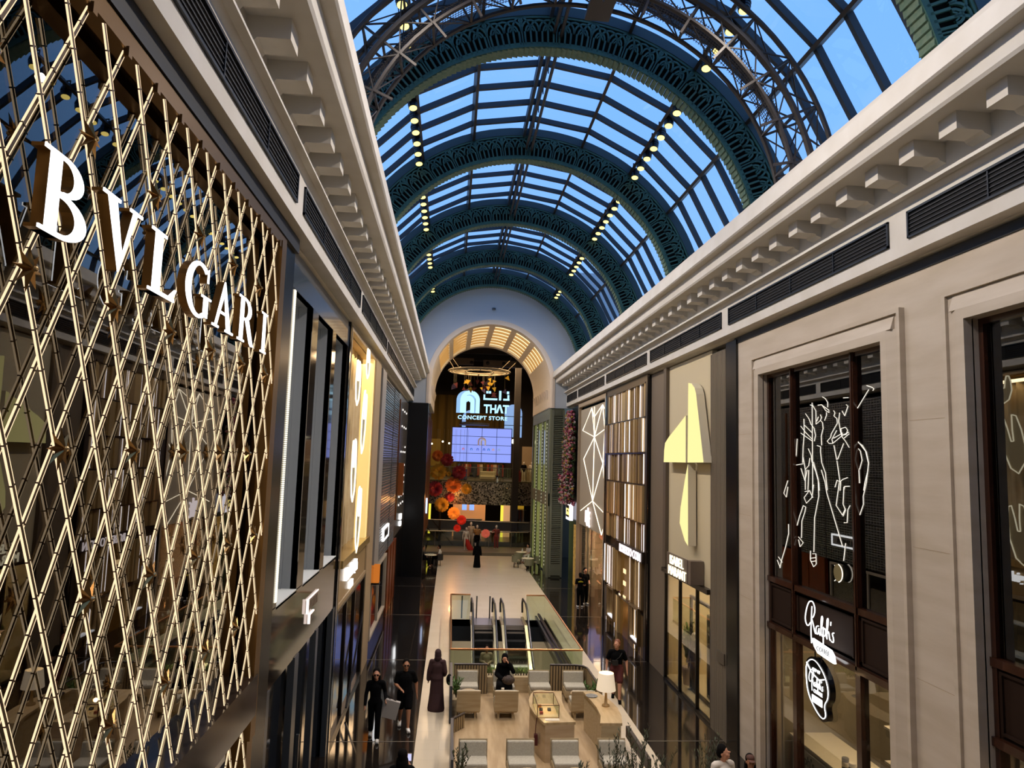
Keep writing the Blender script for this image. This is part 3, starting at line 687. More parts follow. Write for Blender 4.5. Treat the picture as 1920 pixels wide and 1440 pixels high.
m.build('display_shelf', mat('shelf_white_glow', '#f4f2e8', .4, emit=('#e8f0ff', 1.0)), t)  # shelves emit by themselves, in place of display lights shining on them

# ================================================================= LEFT 4: mesh-screen storefront
t = thing('mesh_storefront', 'pale woven mesh storefront in a grey frame beyond the golden storefront', 'storefront', (-5.2, 31, 0))
y0, y1 = 26.7, 36.6
MB().box(XL - .3, XL + .1, y0 + .1, 28.3, 2.6, 10.5).build('grey_jamb', mat('grey_jamb', '#8e8880', .45), t)
MB().box(XL - .1, XL, 28.3, y1, 3.0, 10.4).build('back_sheet', mat('screen_back', '#57534f', .5, .2), t)
m = MB()
random.seed(3)
z = 3.05
while z < 10.35:
    m.box(XL + .015, XL + .035, 28.3, y1, z, z + .02 + .02 * random.random()); z += .085 + .05 * random.random()
y = 28.35
while y < y1: m.box(XL + .0, XL + .02, y, y + .03, 3.0, 10.4); y += .21
m.build('woven_mesh', mat('woven_mesh', '#b9b8b4', .22, .75), t)
m = MB(); m.box(XL, XL + .05, 33.3, 33.36, 3, 10.4)
for z in (4.9, 6.9, 8.6): m.box(XL, XL + .04, 28.3, y1, z, z + .04)
m.build('panel_joint', mat('joint_dark', '#38342f', .5), t)
sg = thing('edge_lit_sign', 'small white-edged dark sign plate on the woven mesh', 'sign', (XL, 31.2, 3.6))
m = MB(); wall_text(m, 'JIL SANDER', .3, XL + .09, 31.5, 3.86, -1, sx=.95, depth=.02, bold=.004); m.build('shop_name', mat('sign_letters', '#1a1a1a', .4), sg)
m = MB(); m.box(XL + .03, XL + .09, 30.4, 32.6, 3.78, 4.16); m.build('plate', mat('sign_plate', '#77736c', .4), sg)
m = MB(); frame(m, XL + .03, XL + .11, 30.3, 32.7, 3.7, 4.24, .07); m.build('lit_edge', WL, sg)
m = MB(); frame(m, XL - .08, XL + .05, 27.0, 33.0, .5, 2.9, .1); m.box(XL - .06, XL + .03, 29.9, 30.0, .5, 2.9)
m.build('window_frame', mat('frame_light', '#b5a68e', .4), t)
MB().box(XL - .03, XL - .02, 27.0, 33, .5, 2.9).build('glazing', DARKGLASS, t)
MB().box(-7.2, -7.1, 26.8, 33.2, 0, 3).build('interior_wall', mat('interior_mauve', '#7d6a66', .7), t)
MB().box(XL - .1, XL, 26.7, 33.4, 0, .5).build('plinth', mat('plinth_dark', '#2b2420', .25), t)
o = thing('wall_lantern', 'small orange glowing box lantern low on the left wall', 'lantern', (XL, 26.95, 2.6)); MB().box(XL + .02, XL + .3, 26.8, 27.15, 2.62, 3.25).build('shade', glow('orange_glow', '#d87a2e', .8), o)
MB().box(XL - .02, XL + .32, 26.78, 27.17, 2.56, 2.62).build('base', DKMETAL, o)
t = thing('wood_storefront', 'orange-brown timber panelled shopfront near the far left corner', 'storefront', (-5.2, 36, 0))
m = MB(); m.box(XL - .1, XL + .04, 33.4, 38.2, 0, 3.0); m.build('timber_panel', mat('orange_wood', '#7a3410', .3, c2='#64270b', scale=3, stretch=(1, 6, .6)), t)
for i in range(4): MB().box(XL + .04, XL + .07, 33.4 + i * 1.6, 33.48 + i * 1.6, 0, 3.0).build('copper_bead', mat('copper', '#8f5a36', .3, .9), t)
t = thing('glass_block_storefront', 'dark storefront dotted with rows of small white lamps at the far left', 'storefront', (-5.2, 40.5, 0))
MB().box(XL - .1, XL, 36.65, 44.4, 3.1, 10.5).build('cladding', mat('block_cladding', '#5a524a', .2, .5, c2='#8b8378', scale=14), t)
MB().box(XL - .1, XL, 38.3, 44.4, 0, 3.1).build('dark_front', mat('front_black', '#120d0a', .12, .2), t)
m = MB(); random.seed(5)
for r, z in enumerate((9.75, 8.85, 7.75, 7.45, 6.7, 6.1, 5.7, 5.0, 4.55)):
    for c in range(3):
        if r in (2, 5, 6) and c != 2: continue
        y = 39.5 + c * 1.6; m.box(XL, XL + .03, y, y + .13, z, z + .1)
m.build('small_lamps', glow('small_white', '#fff8f0', 1.5), t)
MB().box(XL, XL + .06, 37.2, 37.35, 4, 10.2).build('copper_strip', mat('copper', '#8f5a36'), t)
m = MB(); m.box(XL + .02, XL + .3, 38.0, 38.2, 5.2, 6.9); m.build('copper_handle', mat('copper_bright', '#c27440', .3, .8), t)
o = thing('shop_sign', 'tiny white lit sign of two rows beside the dotted storefront', 'sign', (XL, 41.2, 3.4))
m = MB(); m.box(XL, XL + .07, 40.9, 41.7, 3.7, 4.0); m.box(XL, XL + .07, 40.9, 41.5, 3.35, 3.6); m.build('lit_plate', WL, o)
tag(MB().box(-5.2, -3.9, 44.42, 44.96, 0, 10.6).build('black_pier', mat('pier_black', '#040405', .3)), 'tall black pier closing the left wall beside the arch', 'pier')

# ================================================================= RIGHT SIDE
XR = 5.15
STONE = mat('travertine', '#bfb29f', .55, c2='#b3a590', scale=1.4, stretch=(1, .5, 3), bump=.05, detail=6)
m = MB()
m.box(XR, XR + .5, 16.7, 18.2, 0, 10.55); m.box(XR, XR + .5, 9.66, 11.7, 0, 10.55); m.box(XR, XR + .5, 11.7, 16.7, 9.47, 10.55)
m.box(XR, XR + .5, 4.6, 9.66, 9.47, 10.55); m.box(XR, XR + .5, YN, 4.6, 0, 10.55)
sw = m.build('wall_stone', STONE, kind='structure')
def surround(y0, y1, z1):
    m = MB(); o = .50
    for a, b, d in ((.50, .42, .10), (.42, .16, .05), (.16, 0, .13)):      # outer fillet, cove, inner fillet
        for s_ in (0, 1):
            Y0, Y1 = (y0 - a, y0 - b) if s_ == 0 else (y1 + b, y1 + a)
            m.box(XR - d, XR + .02, Y0, Y1, 0, z1 + b)
        m.box(XR - d, XR + .02, y0 - a, y1 + a, z1 + b, z1 + a)
    for s_ in (0, 1):
        ya, yb = (y0 - .42, y0 - .16) if s_ == 0 else (y1 + .42, y1 + .16)
        m.prism([(XR - .05, ya), (XR - .13, yb), (XR, yb), (XR, ya)][::(1 if s_ else -1)], 'z', 0, z1 + .16)
    m.prism([(XR - .05, z1 + .42), (XR - .13, z1 + .16), (XR, z1 + .16), (XR, z1 + .42)], 'y', y0 - .3, y1 + .3)
    return m.build('stone_surround', STONE, sw)
surround(11.7, 16.7, 9.47); surround(4.6, 9.66, 9.47)
m = MB(); m.box(XR - .005, XR, -2, 4.0, 0, .0 + .01)
JT = mat('stone_joint', '#a8957a', .7)
m = MB()
for z in (1.9, 3.95, 6.0, 8.05): m.box(XR - .003, XR, 17.22, 18.2, z, z + .008); m.box(XR - .003, XR, 10.2, 11.15, z, z + .008)
m.build('masonry_joint', JT, sw)
MB().box(XR - .02, XR + .6, YN, 18.4, 10.5, 10.66).build('trim_4', BLACK, kind='structure')
tag(MB().box(XR - .06, XR + .4, 18.2, 18.9, 0, 10.6).build('black_pier', mat('post_black', '#050506')), 'glossy black vertical strip between stone wall and fluted pier', 'pier')
# fluted grey pier
t = thing('fluted_pier', 'grey-brown fluted pier right of the cream shopfront with the yellow shape', 'pier', (XR, 19.5, 0))
m = MB().box(XR + .02, XR + .4, 18.9, 20.1, 0, 10.5)
for i in range(13): y = 18.95 + i * .091; m.box(XR - .06, XR + .03, y, y + .045, 0, 10.45)
m.build('fluting', mat('fluted_taupe', '#8f8270', .35, .3), t)
m = MB().box(XR - .1, XR - .05, 18.98, 19.5, 1.95, 2.25); m.build('plaque', mat('plaque', '#6c6255', .3, .6), t)
WOOD = mat('mahogany', '#3b2013', .22, c2='#2d170d', scale=5, stretch=(1, 1, .2), coat=.3)
WOODD = mat('dark_fascia', '#24160d', .7, spec=.15)
def coffee_bay(y0, y1, lab, mull, doors):
    t = thing('wood_framed_shopfront', lab, 'storefront', (XR + .1, (y0 + y1) / 2, 0))
    X0, X1 = XR + .10, XR + .24
    m = MB(); frame(m, X0, X1, y0, y1, 0, 9.47, .09, 0)
    for y in mull: m.box(X0 - .03, X1, y - .06, y + .06, 3.55, 9.47); m.box(X0 - .05, X0 - .03, y - .025, y + .025, 3.55, 9.47)
    m.box(X0 - .03, X1, y0, y1, 4.56, 4.68); m.box(X0 - .05, X1, y0, y1, 3.5, 3.62)
    for y in mull: m.box(X0 - .02, X1, y - .08, y + .08, 0, 3.55)
    m.build('timber_frame', WOOD, t)
    MB().box(X0 + .06, X0 + .07, y0, y1, 4.6, 9.4).build('upper_glazing', glass('shop_glass_dark', '#8f8d86', fres=2.1), t)
    m = MB(); ys = [y0] + list(mull) + [y1]
    m.box(X0 + .02, X1, y0, y1, 3.6, 4.58)
    for a, b in zip(ys[:-1], ys[1:]): frame(m, X0 - .01, X0 + .03, a + .14, b - .14, 3.68, 4.52, .04)
    m.build('fascia_panel', WOODD, t)
    MB().box(X0 + .06, X0 + .07, y0, y1, 0, 3.5).build('lower_glazing', glass('shop_glass_clear', '#d8d6cf', fres=1.5), t)
    return t
tb = coffee_bay(11.7, 16.7, 'mahogany framed coffee shopfront with neon figures in a moulded stone surround', (15.42, 12.97), 0)
coffee_bay(4.6, 9.66, 'mahogany framed shopfront at the right picture edge, in its own stone surround', (8.3, 6.0), 0)
NE = glow('neon_white', '#fff4e2', 1.4)
t = thing('neon_artwork', 'white neon line drawing of two polo players behind upper shop glass', 'neon sign', (XR, 14, 5))
for l in POLO: MB().tube([(XR + .152, y * 1.0205, 7.2 + (z - 7.2) * 1.0205) for y, z in l], .0065, 4).build('neon_tube', NE, t)
m = MB(); c = [(13.555 + .17 * math.cos(R(a)), 5.215 + .17 * math.sin(R(a))) for a in range(0, 360, 20)]; m.prism(c, 'x', XR + .07, XR + .09); m.build('ball_disc', mat('olive_acrylic', '#776c48', .3), t)
MB().tube([(XR + .06, 13.555 - .17 * math.cos(R(a)), 5.215 + .17 * math.sin(R(a))) for a in range(-80, 81, 16)], .012, 4).build('neon_tube', NE, t)
# interiors behind the coffee bays
IN = mat('cafe_wall', '#8f8a7c', .8); IND = mat('cafe_dark', '#1c1a17', .6)
m = MB(); m.box(7.9, 7.98, 3, 18, 0, 3.6); m.box(XR + .5, 7.98, 3, 18, 3.6, 3.66); m.box(XR + .4, 7.98, 16.65, 16.75, 0, 3.6); m.box(XR + .4, 7.98, 9.6, 9.7, 0, 3.6)
m.build('wall_cafe', IN, kind='structure')
MB().box(7.6, 7.7, 3, 18, 3.7, 9.8).build('wall_upper', mat('upper_room', '#2c2a26', .7), kind='structure')
light('AREA', 'cafe_light', (6.4, 14.4, 3.55), 110, '#ffdcae', 1.2, sy=3)
light('AREA', 'cafe_light', (6.4, 7.4, 3.55), 60, '#ffdcae', 1.2, sy=3)
def cafe_counter(y0, y1, x0, x1, h, lab):
    t = thing('display_counter', lab, 'counter', ((x0 + x1) / 2, (y0 + y1) / 2, 0))
    MB().box(x0, x1, y0, y1, 0, h - .05).build('body', mat('cream_paint', '#cfcbbb', .4), t)
    MB().box(x0 - .05, x1 + .05, y0 - .05, y1 + .05, h - .05, h).build('worktop', mat('cream_top', '#ded9c8', .3), t)
    m = MB(); frame(m, x0 - .015, x0, y0 + .1, y1 - .1, .1, h - .15, .05); m.build('panel_moulding', mat('cream_paint', '#cfcbbb'), t)
    return t
c1 = cafe_counter(13.2, 16.5, 5.7, 6.6, 1.15, 'cream panelled counter seen inside the coffee shop window')
m = MB(); wall_text(m, "Ralph's", .3, 5.685, 15.9, .72, 1, depth=.005); m.build('painted_name', mat('ink_green', '#1c2a20', .5), c1)
random.seed(11)
can = None
for i in range(9):
    y = 13.5 + (i % 5) * .26; x = 5.85 + (i // 5) * .28
    m = MB().lathe([(.0, 0), (.07, 0), (.07, .24), (.06, .25), (0, .25)], (x, y, 1.15), 12)
    o = thing('coffee_tin', '%s coffee tin in the %s row on the cream counter' % ('white black-banded' if i % 2 else 'black white-banded', 'front' if i < 5 else 'back'), 'tin', (x, y, 1.15), '%s coffee tins, %s row' % ('white' if i % 2 else 'black', 'front' if i < 5 else 'back'))
    m.build('can', mat('tin_white', '#e8e4d8', .3) if i % 2 else mat('tin_black', '#1b1b1b', .3), o)
    MB().lathe([(.072, .08), (.072, .17)], (x, y, 1.15), 12).build('band', mat('tin_black', '#1b1b1b') if i % 2 else mat('tin_white', '#e8e4d8'), o)
t = thing('shelf_unit', 'white shelf unit with folded clothes behind the right pane of the coffee shopfront', 'shelves', (6.2, 12.4, 0))
m = MB()
for z in (.6, 1.3, 2.0, 2.6): m.box(5.6, 6.5, 11.8, 12.8, z, z + .04)
m.build('shelf', mat('shelf_cream', '#ece6d6', .4), t); MB().box(5.55, 6.5, 11.76, 11.84, 0, 2.7).build('upright', mat('shelf_cream', '#ece6d6'), t)
for z, lb in ((.64, 'lowest'), (1.34, 'second'), (2.04, 'third')):
    m = MB(); m.ball((5.9, 12.3, z + .12), .22, 12, 8, (1, 1.2, .55)); m.ball((5.95, 12.1, z + .28), .12, 10, 7)
    tag(m.build('teddy_bear', mat('plush', '#b8a58c', .95), smooth=True), 'pale plush toy on the %s shelf of the white shelf unit' % lb, 'plush toy', 'plush toys on the shelves')
o = thing('striped_cushion', None, 'cushion', (6.3, 13.3, .9)); o['label'] = 'black and white striped cushion on the bench seen through the shop door'
MB().box(6.05, 6.5, 13.0, 13.55, .9, 1.0).build('cushion_body', mat('tin_white', '#e8e4d8'), o)
m = MB()
for i in range(5): m.box(6.04, 6.51, 13.02 + i * .11, 13.07 + i * .11, .895, 1.006)
m.build('stripes', mat('tin_black', '#1b1b1b'), o)
# signs on the coffee front
sg = thing('shop_sign', 'white glowing handwritten-style sign on the dark brown coffee shop fascia', 'sign', (XR, 14.1, 3.7))
def script(sc, yc, zc, x, r, parent, nm='script_tube', mt=WL):
    G = [[(.22, 1.22), (.16, .7), (.12, .3), (.16, -.1)], [(.1, .62), (-.12, .42), (-.32, .62), (-.22, 1.0), (.0, 1.36), (.3, 1.42), (.46, 1.16), (.34, .88), (.16, .78)], [(.18, .78), (.3, .6), (.38, .38), (.46, .3)],
         [(.68, .62), (.5, .58), (.48, .34), (.62, .3), (.72, .62), (.7, .36), (.78, .32)], [(.8, .35), (.98, .9), (.94, 1.05), (.86, .9), (.84, .38), (.94, .32)],
         [(1.0, .66), (.98, -.08)], [(1.0, .58), (1.14, .66), (1.16, .42), (1.02, .34)], [(1.2, .34), (1.36, .95), (1.32, 1.05), (1.24, .9), (1.24, .3)], [(1.26, .5), (1.36, .62), (1.42, .3), (1.48, .34)], [(1.52, .95), (1.5, .82)], [(1.7, .62), (1.58, .58), (1.68, .42), (1.66, .28), (1.52, .3)]]
    for g in G:
        # smooth the stroke
        for _ in range(2):
            n = [g[0]]
            for a, b in zip(g[:-1], g[1:]): n += [(a[0] * .75 + b[0] * .25, a[1] * .75 + b[1] * .25), (a[0] * .25 + b[0] * .75, a[1] * .25 + b[1] * .75)]
            g = n + [g[-1]]
        MB().tube([(x, yc - (u - .75) * sc, zc + (v - .5) * sc) for u, v in g], r, 5).build(nm, mt, parent)
script(.56, 14.05, 3.97 + .05, XR - .06, .0125, sg, mt=glow('sign_white', '#ffffff', 1.8))
m = MB(); m.prism([(14.2 + .12, 3.80), (13.62, 3.74), (13.52, 3.66), (13.48, 3.52), (13.55, 3.52), (14.1, 3.56), (14.24, 3.66)], 'x', XR - .09, XR - .04); m.build('lit_swash', WL, sg)
m = MB(); wall_text(m, 'COFFEE', .13, XR - .1, 13.86, 3.62, 1, depth=.01, spacing=1.1); m.build('word', mat('grey_ink', '#4c5052', .5), sg)
hs = thing('hanging_cup_sign', 'black teacup-shaped sign with white outlines hung in the coffee shop doorway', 'sign', (XR + .32, 14.35, 2.35))
xs = XR + .05
def soft(P, n=2):
    for _ in range(n): P = [q for a, b in zip(P, P[1:] + P[:1]) for q in ((a[0] * .75 + b[0] * .25, a[1] * .75 + b[1] * .25), (a[0] * .25 + b[0] * .75, a[1] * .25 + b[1] * .75))]
    return P
cup = soft([(14.86, 3.25), (14.5, 3.42), (14.1, 3.25), (13.9, 2.98), (13.9, 2.7), (14.08, 2.55), (13.98, 2.32), (14.2, 2.18), (14.5, 2.3), (14.8, 2.55), (14.88, 2.9)])
MB().prism(cup, 'x', xs, xs + .12).build('sign_body', mat('gloss_black', '#07070a'), hs)
MB().tube([(xs - .01, y, z) for y, z in soft([(14.82, 3.2), (14.5, 3.36), (14.14, 3.2), (13.96, 2.96), (13.96, 2.72), (14.13, 2.55), (14.04, 2.36), (14.2, 2.25), (14.5, 2.37), (14.77, 2.6), (14.83, 2.9)])], .009, 4, closed=True).build('lit_outline', WL, hs)
MB().tube([(xs - .01, y, z) for y, z in [(14.8, 3.2), (14.6, 3.05), (14.3, 2.98), (14.1, 3.05)]], .012, 4).build('lit_outline', WL, hs)
script(.28, 14.42, 2.86, xs - .01, .008, hs, mt=glow('sign_white', '#ffffff', 1.8))
m = MB(); wall_text(m, 'COFFEE', .1, xs, 14.36, 2.68, 1, depth=.01); wall_text(m, 'CUP OF', .09, xs, 14.42, 3.1, 1, depth=.01); m.build('word', WL, hs)
m = MB(); m.box(xs - .008, xs, 14.2, 14.6, 2.48, 2.62); m.build('lit_plate', WL, hs)
m = MB(); m.bar((xs + .05, 14.55, 3.35), (xs + .05, 14.55, 3.55), .02); m.bar((xs + .05, 14.3, 3.3), (xs + .05, 14.3, 3.55), .02); m.build('hanger', DKMETAL, hs)

# ---- cream shop
t = thing('cream_storefront', 'cream shopfront with giant glowing yellow mushroom-like shape', 'storefront', (XR, 22.3, 0))
CR = mat('cream_render', '#c6b896', .7)
m = MB(); m.box(XR, XR + .15, 20.1, 24.5, 3.72, 10.6); m.build('render_wall', CR, t)
MB().box(XR, XR + .12, 24.5, 26.45, 0, 10.6).build('side_pilaster', mat('taupe_pilaster', '#6e6150', .5), t)
MB().box(XR - .12, XR + .02, 24.2, 24.5, 3.75, 10.6).build('pilaster_edge', mat('taupe_edge', '#594d3f', .5), t)
YG = glow('lemon_light', '#fff2a4', 1.1)
for l in IML:
    m = MB(); m.prism(l, 'x', XR - .30, XR - .05); o = m.build('box_letter', mat('cream_box', '#d8cdb0', .6), t)
    m = MB(); m.prism(l, 'x', XR - .305, XR - .30); m.build('lit_face', YG, o)
MB().box(XR - .16, XR, 20.1, 24.5, 3.58, 3.72).build('head_beam', mat('beam_dark', '#2c241d', .3, .3), t)
m = MB()
for a, b in ((24.5, 24.42), (22.95, 22.89), (21.35, 21.29), (20.16, 20.1)): m.box(XR - .05, XR + .05, a, b, 0, 3.6)
m.box(XR - .05, XR + .05, 20.1, 24.5, 0, .08)
m.build('shopfront_frame', mat('frame_black', '#0f0c0a', .3, .3), t)
MB().box(XR, XR + .01, 20.1, 24.5, 0.05, 3.58).build('glazing', glass('shop_glass_clear', '#d8d6cf'), t)
m = MB(); m.box(XR + .15, 7.9, 24.6, 24.7, 0, 3.9); m.box(7.8, 7.9, 19.0, 24.6, 0, 3.9); m.box(XR + .5, 7.9, 18.95, 19.0, 0, 3.9); m.box(XR + .15, 7.9, 19, 24.7, 3.9, 3.95)
m.build('interior_wall', mat('interior_cream', '#d9c9a2', .8), t)
MB().box(XR + .05, 7.9, 19, 24.6, .02, .12).build('window_floor', mat('window_floor', '#e6d9b8', .3), t)
light('AREA', 'window_light', (6.4, 22.2, 3.85), 190, '#ffe8c8', 1.6, sy=3.6)
for a, b, x, zt in ((20.9, 23.05, 5.5, 3.05), (20.4, 22.25, 5.78, 2.6)):
    m = MB(); frame(m, x, x + .08, a, b, .12, zt, .09); tag(m.build('portal_frame', mat('frame_black', '#0f0c0a')), 'black %s standing frame in the cream shop window' % ('large' if x < 5.6 else 'smaller rear'), 'frame', 'standing frames in the window')
tag(MB().box(5.9, 6.2, 21.4, 21.9, .12, 1.5).build('plinth', mat('tan_block', '#a8845a', .6)), 'tan upright block in the cream shop window', 'plinth')
sg = thing('box_sign', 'glowing two-line box sign above the cream shop window', 'sign', (XR, 22, 3.75))
MB().box(XR - .42, XR - .02, 20.72, 20.98, 3.74, 4.42).build('sign_box', mat('sign_taupe', '#6b5d50', .4), sg)
MB().box(XR - .44, XR - .40, 20.98, 22.95, 3.74, 4.42).build('back_plate', mat('sign_taupe', '#6b5d50'), sg)
m = MB(); wall_text(m, 'ISABEL', .40, XR - .44, 21.95, 4.10, 1, sx=1.15, depth=.03); wall_text(m, 'MARANT', .40, XR - .44, 21.9, 3.77, 1, sx=1.05, depth=.03); m.build('lit_letters', glow('warm_letter', '#fff3cf', 1.7), sg)

# ---- brass blades with light slots
t = thing('brass_blade_storefront', 'brass storefront of staggered vertical blades with white light slots', 'storefront', (XR, 30, 0))
y0, y1 = 26.6, 33.8
MB().box(XR + .02, XR + .1, y0, y1, 3.0, 10.6).build('back_sheet', mat('bronze_sheet', '#4b3d2b', .35, .6), t)
m = MB(); frame(m, XR - .12, XR + .1, y0, y1, 0, 10.66, .28, .0); m.build('bronze_frame', mat('bronze_frame', '#4a4037', .35, .5), t)
rows = [(9.06, 10.35), (7.68, 9.0), (6.44, 7.62), (4.98, 6.38), (3.88, 4.92), (1.75, 3.48), (-.0, 1.55)]
random.seed(21)
BL = [mat('blade_a', '#a98d60', .35, .5), mat('blade_b', '#cdb07a', .35, .5), mat('blade_c', '#806846', .4, .5)]
WS = glow('slot_light', '#fdf3f4', 2.6)
for ri, (za, zb) in enumerate(rows):
    m = MB(); li = []; y = y0 + .3; off = (ri % 2) * .09; nb = 0
    while y < y1 - .3:
        if ri >= 5 and 29.2 < y < 30.9:
            if m.v: m.build('blade_row', BL, t); m = MB()
            y = 30.9; continue
        w = random.choice((.12, .17, .22, .3))
        m.cur = random.randrange(3); d = random.choice((.04, .08, .12))
        m.box(XR - off - d, XR + .03, y, min(y + w, y1 - .28), za, zb)
        y += w
        if random.random() < (.42 if ri not in (2, 3) else .2): li.append((XR - off - .075, XR - off - .06, y, y + .05, za + .02, zb - .02)); y += .05
    bl = m.build('blade_row', BL, t)
    for a in li: MB().box(*a).build('light_slot', WS, bl)
    mm = MB().box(XR - .14, XR, y0 + .28, y1 - .28, zb, zb + .05); mm.build('row_rail', mat('rail_bronze', '#3b3026', .3, .6), bl)
for a, b in ((31.3, 32.6), (27.2, 28.5)):
    m = MB(); frame(m, XR - .26, XR + .0, a, b, .35, 1.75, .1); q = m.build('display_niche', mat('niche_bronze', '#7d6745', .35, .7), t)
    MB().box(XR - .22, XR - .0, a + .1, b - .1, .45, .5).build('niche_shelf', mat('shelf_white_glow', '#f4f2e8'), q); MB().box(XR - .02, XR + .0, a + .1, b - .1, .5, 1.65).build('niche_back', mat('niche_back', '#77705f', .5), q)  # niche shelf shares the self-glowing white
MB().box(XR - .02, XR, 29.3, 30.9, 0, 3.5).build('door_glazing', mat('amber_door_glow', '#5c4020', .12, .3, emit=('#b07a30', .12)), t)  # opaque pane; light of the interior behind is put into its emission
m = MB()
for z in (1.5, 2.1, 2.6): m.box(XR - .04, XR - .02, 30.0, 30.4, z, z + .18)
m.build('chandelier', glow('warm_small', '#ffd9a0', 1.6), t)
sg = thing('shop_sign', 'white glowing one-line sign on the dark band of the brass bladed storefront', 'sign', (XR - .2, 28.7, 3.5))
MB().box(XR - .26, XR - .14, 26.65, 31.0, 3.5, 3.92).build('band', mat('band_dark', '#241a14', .3), sg)
m = MB(); wall_text(m, 'ROBERTO COIN', .46, XR - .26, 28.5, 3.54, 1, sx=1.0, depth=.03); m.build('lit_letters', glow('pink_white', '#fff0f2', 1.6), sg)
tag(MB().box(XR - .1, XR + .3, 26.45, 26.6, 0, 10.6).build('black_pier', mat('gloss_black', '#07070a')), 'thin black strip beside the brass bladed storefront', 'pier')
tag(MB().box(XR - .14, XR + .3, 33.8, 33.95, 0, 10.6).build('black_pier', mat('gloss_black', '#07070a')), 'thin black strip between brass blades and web-lined storefront', 'pier')

# ---- web of light lines
t = thing('line_storefront', 'beige storefront crossed by a web of glowing straight lines', 'storefront', (XR, 37.6, 0))
y0, y1 = 33.95, 41.4
MB().box(XR - .0, XR + .1, y0 + .05, y1 - .2, 3.7, 10.25).build('panel', mat('warm_grey_panel', '#a89c86', .6), t)
m = MB(); frame(m, XR - .14, XR + .05, y0, y1, 0, 10.6, .2, 0); m.build('frame', mat('frame_tan', '#a08c72', .45), t)
LL = glow('line_light', '#fff0d4', 2.4)
for l in VKL: MB().tube([(XR - .02, y, z) for y, z in l], .022, 4).build('light_line', LL, t)
MB().box(XR + .02, XR + .03, y0, y1, 0, 3.7).build('glazing', glass('shop_glass_clear', '#d8d6cf'), t)
m = MB(); m.box(7.6, 7.7, y0, y1, 0, 3.8); m.box(XR + .1, 7.7, y1 - .1, y1, 0, 3.8); m.box(XR + .1, 7.7, y0, y1, 3.75, 3.8)
m.build('interior_wall', mat('interior_pink', '#cdb79a', .7, c2='#b89c7e', scale=1.2, stretch=(1, 4, .2)), t)
m = MB()
for yy in (39.9, 40.9, 38.9): m.box(XR + .3, XR + .5, yy, yy + .3, 0, 3.7)
m.build('column', mat('interior_col', '#c4b29a', .5), t)
m = MB()
for z in (1.0, 1.6, 2.2, 2.8): m.ball((XR + .9, 38.6, z), .09, 8, 6); m.ball((XR + .9, 37.9, z), .06, 8, 6)
m.build('wall_lights', glow('warm_bright', '#ffe9c8', 4), t)
m = MB()
for i in range(14): m.ball((6.0 + .2 * random.random(), 35.3 + .8 * random.random(), .6 + i * .15), .14, 7, 5, (1, 1, .7))
m.build('flower_column', mat('lilac', '#8f7aa5', .7, c2='#c9b6cf', scale=9, lo=.45, hi=.55), t)
light('AREA', 'shop_light', (6.4, 37.6, 3.6), 520, '#ffdcb8', 1.5, sy=5)
sg = thing('shop_sign', 'small glowing four-stroke monogram sign on the web-lined storefront', 'sign', (XR, 38, 3.8))
m = MB(); X = XR - .12
for (ya, za, yb, zb, w) in ((38.62, 4.0, 38.62, 4.62, .12), (38.62, 4.62, 38.3, 4.62, .06), (38.3, 3.92, 38.3, 4.62, .1), (38.3, 3.92, 38.15, 3.86, .06), (38.0, 3.86, 38.0, 4.82, .13), (37.75, 3.86, 37.75, 4.55, .13), (37.75, 4.5, 37.5, 4.6, .08), (37.75, 4.2, 37.55, 4.3, .07), (37.75, 3.9, 37.5, 3.86, .09)):
    m.bar((X, ya, za), (X, yb, zb), w, .08, up=(1, 0, 0))
m.build('lit_strokes', glow('pink_white', '#fff0f2', 1.6), sg)

# ---- flower-clad black shop
t = thing('flower_clad_shopfront', 'narrow black shopfront under a cascade of pink flowers', 'storefront', (XR, 43, 0))
MB().box(XR + .05, XR + .2, 41.4, 44.98, 0, 10.55).build('black_cladding', mat('pier_black', '#040405'), t)
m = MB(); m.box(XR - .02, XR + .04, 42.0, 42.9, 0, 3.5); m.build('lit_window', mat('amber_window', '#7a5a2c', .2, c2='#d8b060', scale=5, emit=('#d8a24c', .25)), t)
sg = thing('box_sign', 'small yellow and white lightbox sign below the pink flowers', 'sign', (XR - .2, 43.4, 3.6))
MB().box(XR - .3, XR - .1, 42.75, 44.2, 3.72, 4.75).build('case', glow('case_white', '#f4f0ff', 1.6), sg)
MB().box(XR - .32, XR - .3, 42.95, 44.0, 3.9, 4.6).build('yellow_panel', glow('case_yellow', '#ffe48a', 1.3), sg)
m = MB(); m.box(XR - .33, XR - .32, 42.95, 44.0, 4.42, 4.6); m.box(XR - .33, XR - .32, 42.95, 44.0, 3.9, 4.02); m.prism([(43.8, 4.2), (43.4, 4.36), (43.1, 4.18), (43.45, 4.24)], 'x', XR - .33, XR - .32); m.build('dark_mark', mat('ink', '#15120e', .5), sg)
random.seed(9)
m = MB()
FC = [mat('petal_rose', '#8f2f45', .8), mat('petal_pink', '#b8707c', .8), mat('petal_pale', '#a8958a', .8), mat('petal_gold', '#a08030', .8), mat('petal_leaf', '#3c4a2c', .8), mat('petal_wine', '#5c1c2c', .8)]
for i in range(2300):
    z = 4.7 + 5.6 * random.random(); w = 1.35 + .5 * math.sin(z * 1.7) + (.5 if z < 6.6 else 0)
    yc = 43.6 + .35 * math.sin(z * 1.1); y = yc + (random.random() - .5) * 1.7 * w
    if y < 41.9 or y > 44.9: continue
    d = .15 + .45 * random.random() * (1.3 if z < 6.4 else .8)
    zone = 0 if z > 9 else (3 if 7.6 < z < 8.8 and y > 43 else random.choice((0, 1, 5)))
    m.cur = random.choice((zone, zone, 1, 2, 2, 3, 4, 4, 5)); r = .05 + .07 * random.random()
    m.ball((XR - d, y, z), r, 5, 3, (1, 1, .8))
